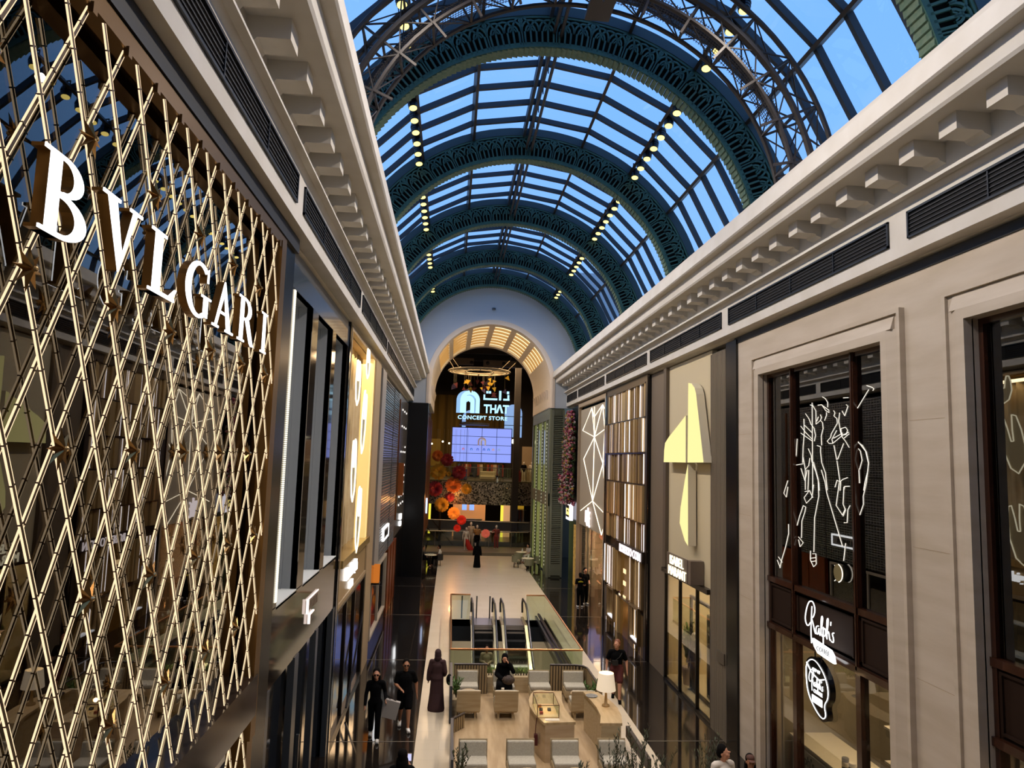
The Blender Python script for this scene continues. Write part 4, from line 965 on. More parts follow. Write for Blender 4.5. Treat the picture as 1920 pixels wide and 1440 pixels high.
tag(m.build('flower_cascade', FC, kind='stuff'), 'mass of pink, wine and yellow blossoms hanging over the black shopfront', 'flowers')

# ---- green louvred corner shop
t = thing('green_louvred_storefront', 'sage green louvred corner shopfront below the right foot of the arch', 'storefront', (4.2, 46, 0))
SG = mat('sage_paint', '#6e705a', .5); SGD = mat('sage_dark', '#55563f', .55)
MB().box(3.92, 4.75, 45.02, 45.3, 0, 10.58).build('corner_panel', SGD, t)
m = MB()
for i in range(78): z = .9 + i * .118; m.prism([(45.02, z), (44.94, z + .02), (45.02, z + .085)], 'x', 4.08, 4.66)
for i in range(7): m.box(4.1 + i * .08, 4.14 + i * .08, 44.94, 45.02, 10.12, 10.45)
m.box(3.95, 4.08, 44.93, 45.02, .05, 10.5); m.box(4.66, 4.78, 44.93, 45.02, .05, 10.5); m.box(4.08, 4.66, 44.95, 45.02, .15, .85)
m.build('louvres', SG, t)
m = MB(); m.box(3.82, 3.92, 45.02, 54.4, 9.9, 10.58); m.box(3.84, 3.92, 45.02, 54.4, 4.4, 5.2)
for y in (45.02, 46.3, 48.4, 51.4, 54.0): m.box(3.80, 3.92, y, y + .35, 0, 9.9)
m.build('side_frame', SG, t)
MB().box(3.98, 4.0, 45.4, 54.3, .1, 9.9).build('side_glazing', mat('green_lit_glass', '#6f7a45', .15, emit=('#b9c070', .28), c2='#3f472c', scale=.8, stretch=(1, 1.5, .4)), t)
m = MB()
for y in (46.0, 48.2, 51.2):
    for i in range(40): z = .6 + i * .23; m.box(3.78, 3.81, y, y + .1, z, z + .1)
m.build('bulb_beads', mat('bead_cream', '#c8c8a8', .4, emit=('#ffffd8', .3)), t, kind='stuff')
# left foot of the arch
t = thing('copper_trimmed_storefront', 'dark storefront with copper uprights below the left foot of the arch', 'storefront', (-4.0, 50, 0))
MB().box(-4.2, -4.0, 45.0, 54.4, 0, 10.58).build('dark_front', mat('front_black', '#120d0a'), t)
m = MB()
for y in (45.6, 47.2, 49.5, 52.0, 54.0): m.box(-4.0, -3.9, y, y + .3, 2.2, 10.0)
m.build('copper_upright', mat('copper_warm', '#8a5a38', .3, .7), t)
o = MB().prism([(47.3 + .28 * math.cos(R(a)), 4.1 + .5 * math.sin(R(a))) for a in range(0, 360, 24)], 'x', -3.9, -3.8).build('round_light', glow('pale_blue', '#cfdcff', 1.5)); tag(o, 'small oval white light on the dark storefront by the left arch foot', 'light')
# ================================================================= ESCALATOR WELL
t = thing('glass_balustrade', 'glass balustrade with copper-gold top rail around the escalator well', 'balustrade', (0, 28.4, 0))
RG_ = mat('rose_gold', '#c98f5e', .3, .85)
m = MB(); m.tube([(-1.25, 33.1, 1.1), (-2.14, 33.1, 1.1), (-2.14, 23.74, 1.1), (2.15, 23.74, 1.1), (2.15, 33.1, 1.1), (1.3, 33.1, 1.1)], .032, 8); m.build('top_rail', RG_, t)
GB = glass('balustrade_glass', '#e8ede2', .06)
for a in ((-2.145, -2.135, 23.74, 33.1), (2.145, 2.155, 23.74, 33.1), (-2.14, 2.15, 23.735, 23.745), (-2.14, -1.25, 33.095, 33.105), (1.3, 2.15, 33.095, 33.105)):
    MB().box(*a, 0, 1.08).build('glass_panel', GB, t)
m = MB()
for a in ((-2.16, -2.12, 23.74, 33.1), (2.13, 2.17, 23.74, 33.1), (-2.14, 2.15, 23.72, 23.76)): m.box(*a, 0, .12)
m.build('shoe_channel', mat('shoe_dark', '#211d1a', .3, .5), t)
m = MB()
for x in (-1.62, -.95, -.35): m.box(x - .03, x + .03, 33.3, 33.34, 0, 1.0)
tag(m.build('barrier_posts', mat('post_steel', '#6f6a63', .3, .8)), 'row of short steel posts before the escalator landing', 'posts')
ESL = mat('escalator_skirt', '#b7ab92', .25, .7); STEP = mat('escalator_step', '#201f1e', .5, .3, c2='#0d0d0d', scale=2, stretch=(40, 1, 1))
def escalator(xa, xb, lab):
    t = thing('escalator', lab, 'escalator', ((xa + xb) / 2, 30, -1.5))
    yt = 31.2; sl = .577
    zf = lambda y: 0 if y > yt else -(yt - y) * sl
    m = MB(); y = 31.9; k = 0; d = .4
    m.box(xa, xb, 31.6, 33.4, -.1, .005)
    y = 31.6
    while y > 23.9:
        z = zf(y - .1); m.box(xa + .04, xb - .04, y - d, y, z - .5, z); y -= d
    m.build('steps', STEP, t)
    m = MB().box(xa, xb, 32.0, 33.4, .005, .012); m.build('landing_plate', mat('landing', '#8d8f98', .3, .8), t)
    for x in (xa - .06, xb + .06):
        top = [(x, 33.0, .35), (x, 33.15, .75), (x, 32.95, .97), (x, 31.6, 1.0)] + [(x, yy, zf(yy) + 1.0 - (.05 if yy < yt else 0)) for yy in (31.0, 30, 28, 26, 23.95)]
        o = MB().tube(top, .045, 6).build('handrail', mat('rubber_black', '#101012', .3), t)
        m = MB(); up = [(x, 32.95, .12), (x, 31.4, .12)] + [(x, yy, zf(yy) + .12) for yy in (30.6, 28, 23.95)]; tp = [(x, 32.95, .93), (x, 31.4, .96)] + [(x, yy, zf(yy) + .93) for yy in (30.6, 28, 23.95)]
        m.strip(up, tp); m.build('side_glass', glass('side_glass', '#e8e6c8', .12), t)
        m = MB(); A = [(x - .06, 33.1, -.05), (x - .06, 31.4, -.05)] + [(x - .06, yy, zf(yy) - .1) for yy in (30.6, 28, 23.95)]; B = [(p[0], p[1], p[2] + .2) for p in A]
        m.strip(A, B); A2 = [(p[0] + .12, p[1], p[2]) for p in A]; B2 = [(p[0] + .12, p[1], p[2]) for p in B]; m.strip(B2, A2); m.strip(B, B2); m.build('skirt', ESL, t)
        m = MB(); m.strip([(x + .02, p[1], p[2] - .06) for p in top[3:]], [(x + .02, p[1], p[2] - .03) for p in top[3:]]); m.build('rail_light', glow('rail_light', '#fff0b8', .9), t)
    return t
escalator(-1.14, -.30, 'left escalator going down, carrying a woman')
escalator(.18, 1.06, 'right escalator going down, empty')
t = thing('inclined_handrail', 'long dark handrail with steel channel along the right edge of the well', 'handrail', (1.85, 28, 0))
MB().tube([(1.85, 32.9, .3), (1.85, 23.9, .36)], .06, 6).build('rail', mat('rubber_black', '#101012'), t); MB().box(1.68, 1.78, 23.9, 32.9, .1, .24).build('channel', mat('channel_steel', '#77778a', .2, .9), t)
m = MB().box(-1.78, -1.7, 38.9, 38.95, -3.2, -2.4); m.box(-1.95, -.4, 38.9, 38.95, -1.9, -1.6)

# ================================================================= LOUNGE
WOODF = mat('oak_floor', '#ab9472', .35, c2='#98805e', scale=1.5, stretch=(5, .7, 1), detail=5)
MB().box(-2.12, 2.1, 11.5, 23.4, .004, .03).build('floor_lounge', WOODF, kind='structure')
OAK = mat('pale_oak', '#b3a281', .45, c2='#a4906c', scale=2.5, stretch=(.6, 4, 6), detail=5); CUSH = mat('cushion_grey', '#a9a392', .85, c2='#9b9585', scale=30)
def chair():
    t = thing('lounge_chair', 'x', 'armchair', (0, 0, 0))
    # local: faces -Y, origin under its middle
    MB().box(-.32, .32, -.27, .24, .20, .40).build('seat_box', OAK, t, bevel=.015)
    MB().box(-.31, .31, -.28, .20, .40, .52).build('seat_cushion', CUSH, t, bevel=.035)
    m = MB().prism([(.14, .42), (.26, .42), (.34, .80), (.22, .82)], 'x', -.31, .31); m.build('back_cushion', CUSH, t, bevel=.03)
    m = MB().prism([(.26, .25), (.29, .25), (.38, .82), (.34, .83)], 'x', -.33, .33); m.build('back_panel', OAK, t)
    for s_ in (-1, 1): MB().box(s_ * .2 - .03, s_ * .2 + .03, -.22, .2, 0.03, .20).build('leg', OAK, t)
    return t
c0 = chair(); used = 0
def place(x, y, rot, lab, grp):
    global used
    o = c0 if not used else copy(c0); used += 1
    o.location = (x, y, 0); o.rotation_euler.z = R(rot); o['label'] = lab; o['group'] = grp; return o
for x, lb in ((-1.62, 'grey cushioned oak chair at the far left beside the slatted screen'), (-.53, 'grey cushioned oak chair under the seated woman in black'), (.56, 'grey cushioned oak chair in the far row before the green planter'), (1.62, 'grey cushioned oak chair at the far right in front of the curved screen')): place(x, 22.15, 0, lb, 'chairs in the far lounge row')
for x, lb in ((-1.63, 'oak chair turned away, leftmost behind a round table'), (-.58, 'oak chair turned away, facing the seated woman'), (1.58, 'oak chair turned away between the two curved counters')): place(x, 20.85, 180, lb, 'oak chairs seen from behind')
for x, lb in ((-1.62, 'grey cushioned oak chair at the bottom left of the lounge'), (-.53, 'grey cushioned oak chair second from the left in the front row'), (.5, 'grey cushioned oak chair in the front row behind olive sprigs'), (1.6, 'grey cushioned oak chair at the right of the front row, mostly hidden by foliage')): place(x, 16.75, 0, lb, 'chairs in the front lounge row')
tb0 = None
for i, (x, y, lb) in enumerate(((-1.6, 21.5, 'round oak side table at the far left of the lounge'), (-.55, 21.45, 'round oak side table with a bag before the woman in black'), (.5, 21.4, 'round oak side table behind the glass display counter'), (1.62, 21.4, 'round oak side table in front of the far right chair'), (-1.6, 16.1, 'round oak side table at the bottom left edge'), (-.45, 16.1, 'round oak side table at the bottom centre edge'), (.62, 16.1, 'round oak side table under the olive sprigs'))):
    if tb0 is None:
        t = thing('side_table', 'x', 'table', (0, 0, 0)); MB().lathe([(0, .46), (.235, .46), (.25, .475), (.235, .5), (0, .5)], n=24).build('table_top', mat('table_oak', '#c2ac88', .4, c2='#b09872', scale=3, stretch=(1, 5, 1)), t); MB().lathe([(0, .03), (.12, .03), (.05, .08), (.04, .46), (0, .46)], n=14).build('pedestal', OAK, t); tb0 = t; o = t
    else: o = copy(tb0)
    o.location = (x, y, 0); o['label'] = lb; o['group'] = 'round side tables'
# slatted screens and planters
SL = mat('slat_oak', '#8f7a58', .5); SLD = mat('slat_gap', '#2c241a', .7)
def screen(pts, h, lab):
    t = thing('slatted_screen', lab, 'screen', (*pts[0], .03))
    m = MB(); g = MB(); cap = MB()
    for (xa, ya), (xb, yb) in zip(pts[:-1], pts[1:]):
        L = math.hypot(xb - xa, yb - ya); n = max(1, int(L / .085))
        g.bar((xa, ya + .02, .03 + h / 2), (xb, yb + .02, .03 + h / 2), .02, h)
        for i in range(n):
            u = (i + .5) / n; x, y = xa + (xb - xa) * u, ya + (yb - ya) * u; dx, dy = (xb - xa) / L * .03, (yb - ya) / L * .03
            m.bar((x - dx, y - dy, .03 + h / 2), (x + dx, y + dy, .03 + h / 2), .05, h - .02)
    cap.tube([(x, y, h + .05) for x, y in pts], .03, 6)
    g.build('backing', SLD, t); m.build('slats', SL, t); cap.build('dark_cap', mat('cap_dark', '#3b322c', .4), t)
screen([(-2.03, 22.75), (-1.0, 22.75)], .86, 'oak slatted screen behind the far left lounge chair')
screen([(.95, 22.75), (1.75, 22.73), (1.98, 22.62), (2.06, 22.4), (2.08, 20.4)], .86, 'curved oak slatted screen round the far right lounge corner')
screen([(-2.09, 18.2), (-2.05, 19.6), (-1.75, 20.0)], .35, 'low slatted oak ramp rail at the lounge entrance on the left')
tag(MB().box(-2.14, -2.08, 15.5, 17.9, .03, 1.0).build('dark_upright', mat('slate_post', '#2a2f38', .35)), 'dark slate upright panel at the lower left of the lounge', 'panel')
tag(MB().box(-2.16, -2.09, 20.3, 22.6, .03, 1.0).build('dark_upright', mat('slate_post', '#2a2f38')), 'dark slate upright panel beside the far left lounge chair', 'panel')
tag(MB().box(2.02, 2.1, 15.5, 17.4, .75, 1.0).build('bench_rail', mat('cap_dark', '#3b322c')), 'dark sloping rail on the right side of the lounge', 'rail')
def leafy(mb, base, h, spread, nst, nl, ll=.11, lw=.03, seed=1, droop=.3, stems=True):
    rnd = random.Random(seed)
    for s_ in range(nst):
        a = rnd.random() * 6.283; sp = spread * (.25 + .75 * rnd.random()); H = h * (.6 + .4 * rnd.random()); P = []
        for i in range(7):
            u = i / 6; P.append(Vector((base[0] + math.cos(a) * sp * u ** 1.3 + .02 * rnd.random(), base[1] + math.sin(a) * sp * u ** 1.3, base[2] + H * (u - droop * u * u * .4))))
        if stems: mb.cur = 0; mb.tube(P, [.008 * (1 - .6 * i / 6) for i in range(7)], 4)
        mb.cur = 1
        for k in range(nl):
            u = .2 + .8 * k / nl; i = min(5, int(u * 6)); c = P[i].lerp(P[i + 1], u * 6 - i); d = (P[i + 1] - P[i]).normalized()
            b = rnd.random() * 6.283; side = Vector((math.cos(b), math.sin(b), .5 + .5 * rnd.random())).normalized(); dirn = (d * .6 + side).normalized(); w = dirn.cross(Vector((rnd.random() - .5, rnd.random() - .5, 1))).normalized() * lw / 2
            l = ll * (.6 + .6 * rnd.random()); mb.add([c, c + dirn * l * .45 + w, c + dirn * l, c + dirn * l * .45 - w], [(0, 1, 2, 3)])
STEM = mat('stem', '#3b3122', .8); LEAF = mat('leaf_green', '#3f5a26', .6, c2='#557a30', scale=5); OLV = mat('leaf_olive', '#333a28', .6, c2='#4a5236', scale=6); FERN = mat('leaf_bright', '#5c7d2c', .55, c2='#84a040', scale=6)
t = thing('planter_box', 'low oak planter filled with fresh green grasses behind the far chairs', 'planter', (-.3, 22.95, .03))
MB().box(-1.02, .42, 22.85, 23.25, .03, .5).build('trough', OAK, t)
m = MB()
for i in range(16): leafy(m, (-.95 + i * .085, 23.05, .48), .34, .16, 5, 7, .15, .012, seed=i + 50, droop=.9)
m.build('grasses', [STEM, FERN], t, kind='stuff')
t = thing('potted_plant', 'leafy plant in an oak cube pot at the far left of the lounge', 'plant', (-1.98, 21.1, .03))
MB().box(-2.08, -1.9, 20.9, 21.3, .03, .45).build('pot', OAK, t); m = MB(); leafy(m, (-1.98, 21.1, .45), .6, .22, 12, 14, .13, .04, seed=4); m.build('foliage', [STEM, LEAF], t)
t = thing('potted_plant', 'leafy plant by the curved screen beside the table lamp', 'plant', (1.92, 20.9, .03))
MB().box(1.8, 2.04, 20.75, 21.1, .03, .45).build('pot', OAK, t); m = MB(); leafy(m, (1.88, 20.9, .45), .62, .32, 11, 14, .13, .04, seed=6); m.build('foliage', [STEM, LEAF], t)
t = thing('potted_plant', 'spiky dark plant at the bottom left corner of the lounge', 'plant', (-1.95, 15.6, .03))
MB().box(-2.05, -1.85, 15.5, 15.8, .03, .5).build('pot', OAK, t); m = MB(); leafy(m, (-1.95, 15.65, .5), .95, .38, 9, 22, .09, .035, seed=8); m.build('foliage', [STEM, OLV], t)
for i, (x, h, sp, n, lb) in enumerate(((.35, 1.15, .30, 9, 'smallest olive plant at the bottom centre, left of the others'), (1.05, 1.65, .36, 13, 'tall olive plant at the bottom, left of the densest one'), (1.55, 1.75, .38, 14, 'densest olive plant at the bottom right of the lounge'), (2.02, 1.35, .34, 12, 'olive plant at the lounge corner leaning over the pale floor'), (2.95, 1.65, .32, 13, 'rightmost olive plant at the bottom, over the dark floor'))):
    t = thing('olive_plant', lb, 'plant', (x, 14.6, .03), 'olive plants along the bottom edge')
    MB().lathe([(0, 0), (.16, 0), (.2, .4), (.17, .42), (0, .38)], (x, 14.6, .03), 14).build('pot', mat('pot_taupe', '#6a5c4a', .6), t)
    m = MB(); leafy(m, (x, 14.6, .4), h, sp, n, 30, .10, .026, seed=20 + i, droop=.15); m.build('foliage', [STEM, OLV], t)
# curved counters
def counter(left, right, h, lab, face):
    t = thing('curved_counter', lab, 'counter', (sum(p[0] for p in left) / len(left), left[1][1], .03))
    P = left + right[::-1]
    MB().prism([(x + (.03 if (x, y) in left else -.03), y) for x, y in P][::-1], 'z', .03, h - .06).build('body', face, t)
    MB().prism(P[::-1], 'z', h - .06, h).build('counter_top', mat('top_oak', '#b9a27c', .3, c2='#a68d64', scale=2, stretch=(5, 1, 1)), t)
    return t
counter([(.10, 17.72), (-.06, 18.35), (-.12, 18.9), (-.09, 19.4), (.02, 19.85), (.14, 20.1)], [(.88, 17.78), (.80, 18.27), (.76, 18.8), (.78, 19.3), (.86, 19.85), (.9, 20.1)], .95, 'curved pale oak counter with a glass display case', mat('counter_face', '#b8a283', .5, c2='#ab9372', scale=1.5, stretch=(1, 1, 5)))
counter([(1.42, 17.5), (1.54, 18.0), (1.56, 18.6), (1.52, 19.1), (1.44, 19.8)], [(1.96, 17.5), (2.06, 18.0), (2.10, 18.6), (2.02, 19.2), (1.84, 19.8)], 1.02, 'curved oak counter carrying the white table lamp', OAK)
t = thing('display_case', 'small glass jewellery case glowing on the curved counter', 'display case', (.3, 18.5, .95))
MB().box(-.02, .5, 18.05, 19.0, .95, .97).build('lit_base', mat('case_base', '#e0bb86', .5), t)
m = MB(); 
for a in ((-.03, 18.04), (.5, 18.04), (.5, 19.0), (-.03, 19.0)): m.box(a[0], a[0] + .015, a[1], a[1] + .015, .95, 1.25)
for a in ((-.03, .515, 18.04, 18.055), (-.03, .515, 19.0, 19.015), (-.03, -.015, 18.04, 19.0), (.5, .515, 18.04, 19.0)): m.box(*a, 1.24, 1.255)
m.build('case_frame', mat('case_bronze', '#6b4a36', .3, .8), t)
m = MB(); 
for a in ((-.03, .515, 18.045, 18.05), (-.03, .515, 19.0, 19.005), (-.025, -.02, 18.04, 19.0), (.505, .51, 18.04, 19.0)): m.box(*a, .97, 1.24)
m.build('case_glass', glass('case_glass', '#eef2ea', .1), t)
for x, y, mt_, lb in ((.12, 18.5, mat('velvet_black', '#1b1412', .8), 'tiny black jewellery stand at the left in the glass case'), (.33, 18.5, mat('velvet_black', '#1b1412'), 'tiny black jewellery stand at the right in the glass case'), (.1, 18.25, mat('velvet_red', '#9c1c1c', .7), 'tiny red jewellery box in the glass case'), (.12, 18.75, mat('velvet_tan', '#a5703c', .7), 'tiny tan jewellery tray in the glass case')):
    tag(MB().box(x - .04, x + .04, y - .04, y + .04, .97, 1.03).build('jewellery_stand', mt_), lb, 'stand', 'jewellery pieces in the case')
tag(MB().box(.15, .5, 17.85, 18.0, .95, .957).build('brochure', mat('paper_white', '#d8cdb8', .6)), 'white paper card in front of the glass jewellery case', 'paper')
light('POINT', 'case_light', (.25, 18.5, 1.2), 2.6, '#ffd090', .05)
t = thing('table_lamp', 'table lamp with a white cone shade and glass stem', 'lamp', (1.82, 18.7, 1.02))
MB().lathe([(0, 0), (.1, 0), (.1, .03), (.045, .06), (.03, .3), (.02, .42), (0, .42)], (1.82, 18.7, 1.02), 16).build('glass_stem', mat('lamp_stem', '#b99a6a', .1, .3), t, smooth=True)
m = MB(); m.lathe([(.25, .40), (.19, .82)], (1.82, 18.7, 1.02), 24); m.f = m.f[:-2]; m.m = m.m[:-2]; m.build('lamp_shade', mat('shade_white', '#f0e6d2', .9, emit=('#ffe6c0', .35)), t, smooth=True)
MB().ball((1.82, 18.7, 1.62), .05).build('bulb', glow('bulb', '#ffe0a8', 2), t)
light('POINT', 'table_lamp_light', (1.82, 18.7, 1.68), 8, '#ffd9a0', .05)
tag(MB().lathe([(0, 0), (.14, 0), (.16, .02), (0, .015)], (1.6, 19.45, 1.02), 18).build('silver_tray', mat('silver', '#a9b0c0', .15, 1)), 'round silver tray on the oak counter by the lamp', 'tray')
t = thing('hanging_tassel', 'dark red tassel hanging on the left side of the curved oak counter', 'tassel', (-.03, 18.1, .3))
MB().tube([(-.06, 18.1, .55), (-.05, 18.1, .75), (-.03, 18.08, .95)], .012, 5).build('strap', mat('wine', '#4a1216', .5), t); MB().box(-.09, .0, 18.05, 18.15, .3, .55).build('body', mat('wine', '#4a1216'), t)
# cafe tables under the green corner shop and on the left
def cafe_chair(x, y, rot, lab, grp, mt_):
    t = thing('cafe_chair', lab, 'chair', (x, y, 0), grp, rot=rot)
    org = Vector((x, y, 0)); m = MB(); pts = [( .27 * math.cos(R(a)), .27 * math.sin(R(a))) for a in range(-10, 191, 20)]
    m.strip([(x + px, y + py, .38) for px, py in pts], [(x + px, y + py, .8) for px, py in pts]); m.strip([(x + px * 1.15, y + py * 1.15, .8) for px, py in pts], [(x + px * 1.15, y + py * 1.15, .38) for px, py in pts]); m.strip([(x + px, y + py, .8) for px, py in pts], [(x + px * 1.15, y + py * 1.15, .8) for px, py in pts])
    m.build('shell_back', mt_, t, smooth=True); MB().lathe([(0, .38), (.26, .38), (.26, .46), (0, .48)], (x, y, 0), 14).build('seat', mt_, t)
    for a in (45, 135, 225, 315): MB().bar((x + .2 * math.cos(R(a)), y + .2 * math.sin(R(a)), 0), (x + .16 * math.cos(R(a)), y + .16 * math.sin(R(a)), .4), .03).build('leg', DKMETAL, t)
    return t
UP = mat('olive_upholstery', '#7f7c60', .8); UPD = mat('dark_upholstery', '#17130f', .7)
def cafe_table(x, y, lab, mt_):
    t = thing('cafe_table', lab, 'table', (x, y, 0), 'round café tables'); MB().lathe([(0, .71), (.4, .71), (.42, .73), (.4, .75), (0, .75)], (x, y, 0), 20).build('table_top', mt_, t); MB().lathe([(0, 0), (.25, 0), (.05, .04), (.04, .71), (0, .71)], (x, y, 0), 12).build('pedestal', DKMETAL, t)
CT = mat('cloth_cream', '#c9c2a6', .6)
cafe_table(3.0, 48.2, 'round cream café table nearest, outside the green corner shop', CT); cafe_table(2.9, 51.4, 'farther round cream café table outside the green corner shop', CT); cafe_table(-3.5, 49.0, 'small round dark-side café table with cups at the left arch foot', CT)
for x, y, r, lb in ((3.0, 47.5, 180, 'olive tub chair nearest, in front of the cream café table'), (2.3, 49.0, 90, 'olive tub chair left of the café table'), (3.65, 48.5, -90, 'olive tub chair right of the café table'), (2.6, 50.6, 150, 'olive tub chair by the farther café table')): cafe_chair(x, y, r, lb, 'olive tub chairs', UP)
cafe_chair(-2.95, 49.2, -90, 'black tub chair under the white-shirted person at left', 'dark tub chairs', UPD)
for x, y, lb in ((3.05, 48.25, 'nearest'), (2.95, 51.4, 'farther')):
    o = thing('table_setting', None, 'carafe', (x, y, .75)); o['label'] = 'small glass carafe on the %s cream café table' % lb; MB().lathe([(0, 0), (.05, 0), (.06, .1), (.03, .16), (.035, .24), (0, .24)], (x, y, .75), 10).build('carafe_glass', mat('pale_ceramic', '#d6d8c8', .2), o)
# ================================================================= ATRIUM BEYOND THE ARCH
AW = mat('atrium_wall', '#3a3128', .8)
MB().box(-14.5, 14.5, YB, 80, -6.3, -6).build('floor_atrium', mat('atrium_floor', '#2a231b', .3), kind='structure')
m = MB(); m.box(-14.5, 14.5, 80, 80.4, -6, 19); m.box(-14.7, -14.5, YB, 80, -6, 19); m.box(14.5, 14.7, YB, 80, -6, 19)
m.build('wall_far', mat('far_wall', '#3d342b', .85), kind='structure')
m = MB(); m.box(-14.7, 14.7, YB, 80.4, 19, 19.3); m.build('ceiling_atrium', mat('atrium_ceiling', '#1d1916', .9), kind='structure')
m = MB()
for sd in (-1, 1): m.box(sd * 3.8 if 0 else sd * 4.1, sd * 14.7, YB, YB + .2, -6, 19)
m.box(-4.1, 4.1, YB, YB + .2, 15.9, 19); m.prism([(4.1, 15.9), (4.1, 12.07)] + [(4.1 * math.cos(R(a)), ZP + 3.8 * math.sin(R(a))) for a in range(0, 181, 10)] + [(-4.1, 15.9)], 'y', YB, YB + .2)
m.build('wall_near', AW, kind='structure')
o = MB()
for y in (62, 67, 72): o.box(-14, 14, y - .2, y + .2, 17.2, 17.9)
for x in (-8, -3.5, 1.2, 6): o.box(x - .15, x + .15, YB + .3, 79.8, 17.9, 18.4)
tag(o.build('ceiling_beams', mat('beam_brown', '#2c2622', .7)), 'dark steel roof beams seen high through the arch', 'beams')
m = MB(); m.box(-3.2, -.6, 66, 66.5, 16.0, 16.6); m.box(.3, 6.0, 66, 66.5, 15.9, 16.5)
o = m.build('air_duct', mat('duct_brown', '#6a5c4e', .5)); tag(o, 'long pale duct with round nozzles under the dark roof', 'duct')
m = MB()
for x in (-.8, .7, 2.2, 3.8): m.lathe([(0, 0), (.18, 0)], (x, 65.98, 16.2), 10); m.ball((x, 65.97, 16.2), .17, 8, 6, (1, .2, 1))
m.build('nozzle', BLACK, o)
tag(MB().box(3.12, 3.66, 63.2, 63.7, -6, 19).build('atrium_column', mat('column_brown', '#2e2822', .7)), 'tall brown column right of the pale blue hanging sign', 'column')
# arched daylight windows in the far wall
WG = glow('evening_window', '#8fb0e0', 1.0)
n = 10
for i, (a, b, zt, zb, lb) in enumerate(((-5.4, -4.05, 13.3, 9.8, 0), (3.45, 5.45, 13.5, 9.8, 0), (-1.3, .65, 12.7, 9.8, 0))):
    r = (b - a) / 2; P = [(b, zb), (b, zt - r)] + [((a + b) / 2 + r * math.cos(R(q)), zt - r + r * math.sin(R(q))) for q in range(15, 180, 15)] + [(a, zt - r), (a, zb)]
    w = MB().prism(P, 'y', 79.9, 79.95).build('window_%d' % (n + i), WG, kind='structure')
    m = MB(); m.box(a, b, 79.84, 79.9, zt - 1.4, zt - 1.33); m.box(a, b, 79.84, 79.9, zt - 2.4, zt - 2.33)
    m.build('glazing_bar', BLACK, w)
# mustard curtains
m = MB(); A = []; B = []
for i in range(60): x = -13 + 11.5 * i / 59; A.append((x, 78.5 + .1 * math.sin(i * 1.3), 14.2)); B.append((x, 78.5 + .1 * math.sin(i * 1.3), 5.5))
m.strip(B, A); tag(m.build('mustard_drape', mat('mustard', '#6b5210', .8, c2='#4e3c0c', scale=1, stretch=(2, 1, .1)), smooth=True), 'dark mustard drape behind the pale blue hanging sign', 'curtain')
m = MB(); A = []; B = []
for i in range(40): x = -.9 + 4.3 * i / 39; A.append((x, 78.9 + .1 * math.sin(i * 1.3), 12.3)); B.append((x, 78.9 + .1 * math.sin(i * 1.3), 5.5))
m.strip(B, A); tag(m.build('mustard_drape', mat('mustard', '#6b5210'), smooth=True), 'lower mustard drape behind the right part of the video wall', 'curtain')
# ring chandelier with pennants
t = thing('ring_chandelier', 'large cream ring frame hung on cables inside the arch', 'chandelier', (-.25, 60, 14.6))
CRM = mat('ring_cream', '#8a8068', .6)
def circ(r, z, n=40, a0=0, a1=360): return [(-.25 + r * math.cos(R(a0 + (a1 - a0) * i / n)), 60 + r * math.sin(R(a0 + (a1 - a0) * i / n)), z) for i in range(n + 1)]
m = MB(); m.tube(circ(2.6, 14.62)[:-1], .07, 6, closed=True); m.tube(circ(2.35, 14.58)[:-1], .05, 6, closed=True); m.tube(circ(1.2, 14.6)[:-1], .05, 6, closed=True)
for a in range(0, 360, 30): m.bar((-.25 + 1.2 * math.cos(R(a)), 60 + 1.2 * math.sin(R(a)), 14.6), (-.25 + 2.6 * math.cos(R(a)), 60 + 2.6 * math.sin(R(a)), 14.6), .09)
m.build('ring_frame', CRM, t)
m = MB()
for x0, x1, y in ((-2.3, -2.9, 60), (2.0, 2.9, 60), (-1.9, -2.6, 58.9), (1.4, 2.3, 58.9)): m.bar((x0, y, 14.65), (x1, y, 15.6), .03); m.ball((x0, y, 14.75), .1, 8, 6); m.bar((x1, y, 15.6), (x1 * 1.1, y, 17.2), .02)
m.build('cable', CRM, t)
random.seed(31)
pcol = [(mat('pennant_yellow', '#b8941c', .6), 'yellow'), (mat('pennant_red', '#5c1a1a', .7), 'dark red'), (mat('pennant_violet', '#3c2c4a', .7), 'violet')]
for i in range(30):
    a = random.random() * 360; r = 1.2 + 1.3 * random.random(); x = -.25 + r * math.cos(R(a)); y = 60 + r * math.sin(R(a)); z = 12.6 + 1.5 * random.random(); k = 0 if i % 5 < 2 else (1 if i % 5 < 4 else 2); s_ = .16 + .08 * random.random(); q = random.random() * 3
    m = MB(); c, s2 = math.cos(q), math.sin(q)
    m.prism([(x + s_ * (px * c - pz * s2), z + s_ * (px * s2 + pz * c)) for px, pz in ((-.8, .9), (.9, .5), (-.3, -1.1))], 'y', y - .01, y + .01)
    o = m.build('paper_pennant', pcol[k][0]); tag(o, 'small %s triangular pennant hanging under the cream ring' % pcol[k][1], 'pennant', '%s pennants under the ring' % pcol[k][1])
    MB().bar((x, y, z), (x, y, 14.5), .008).build('thread', CRM, o)
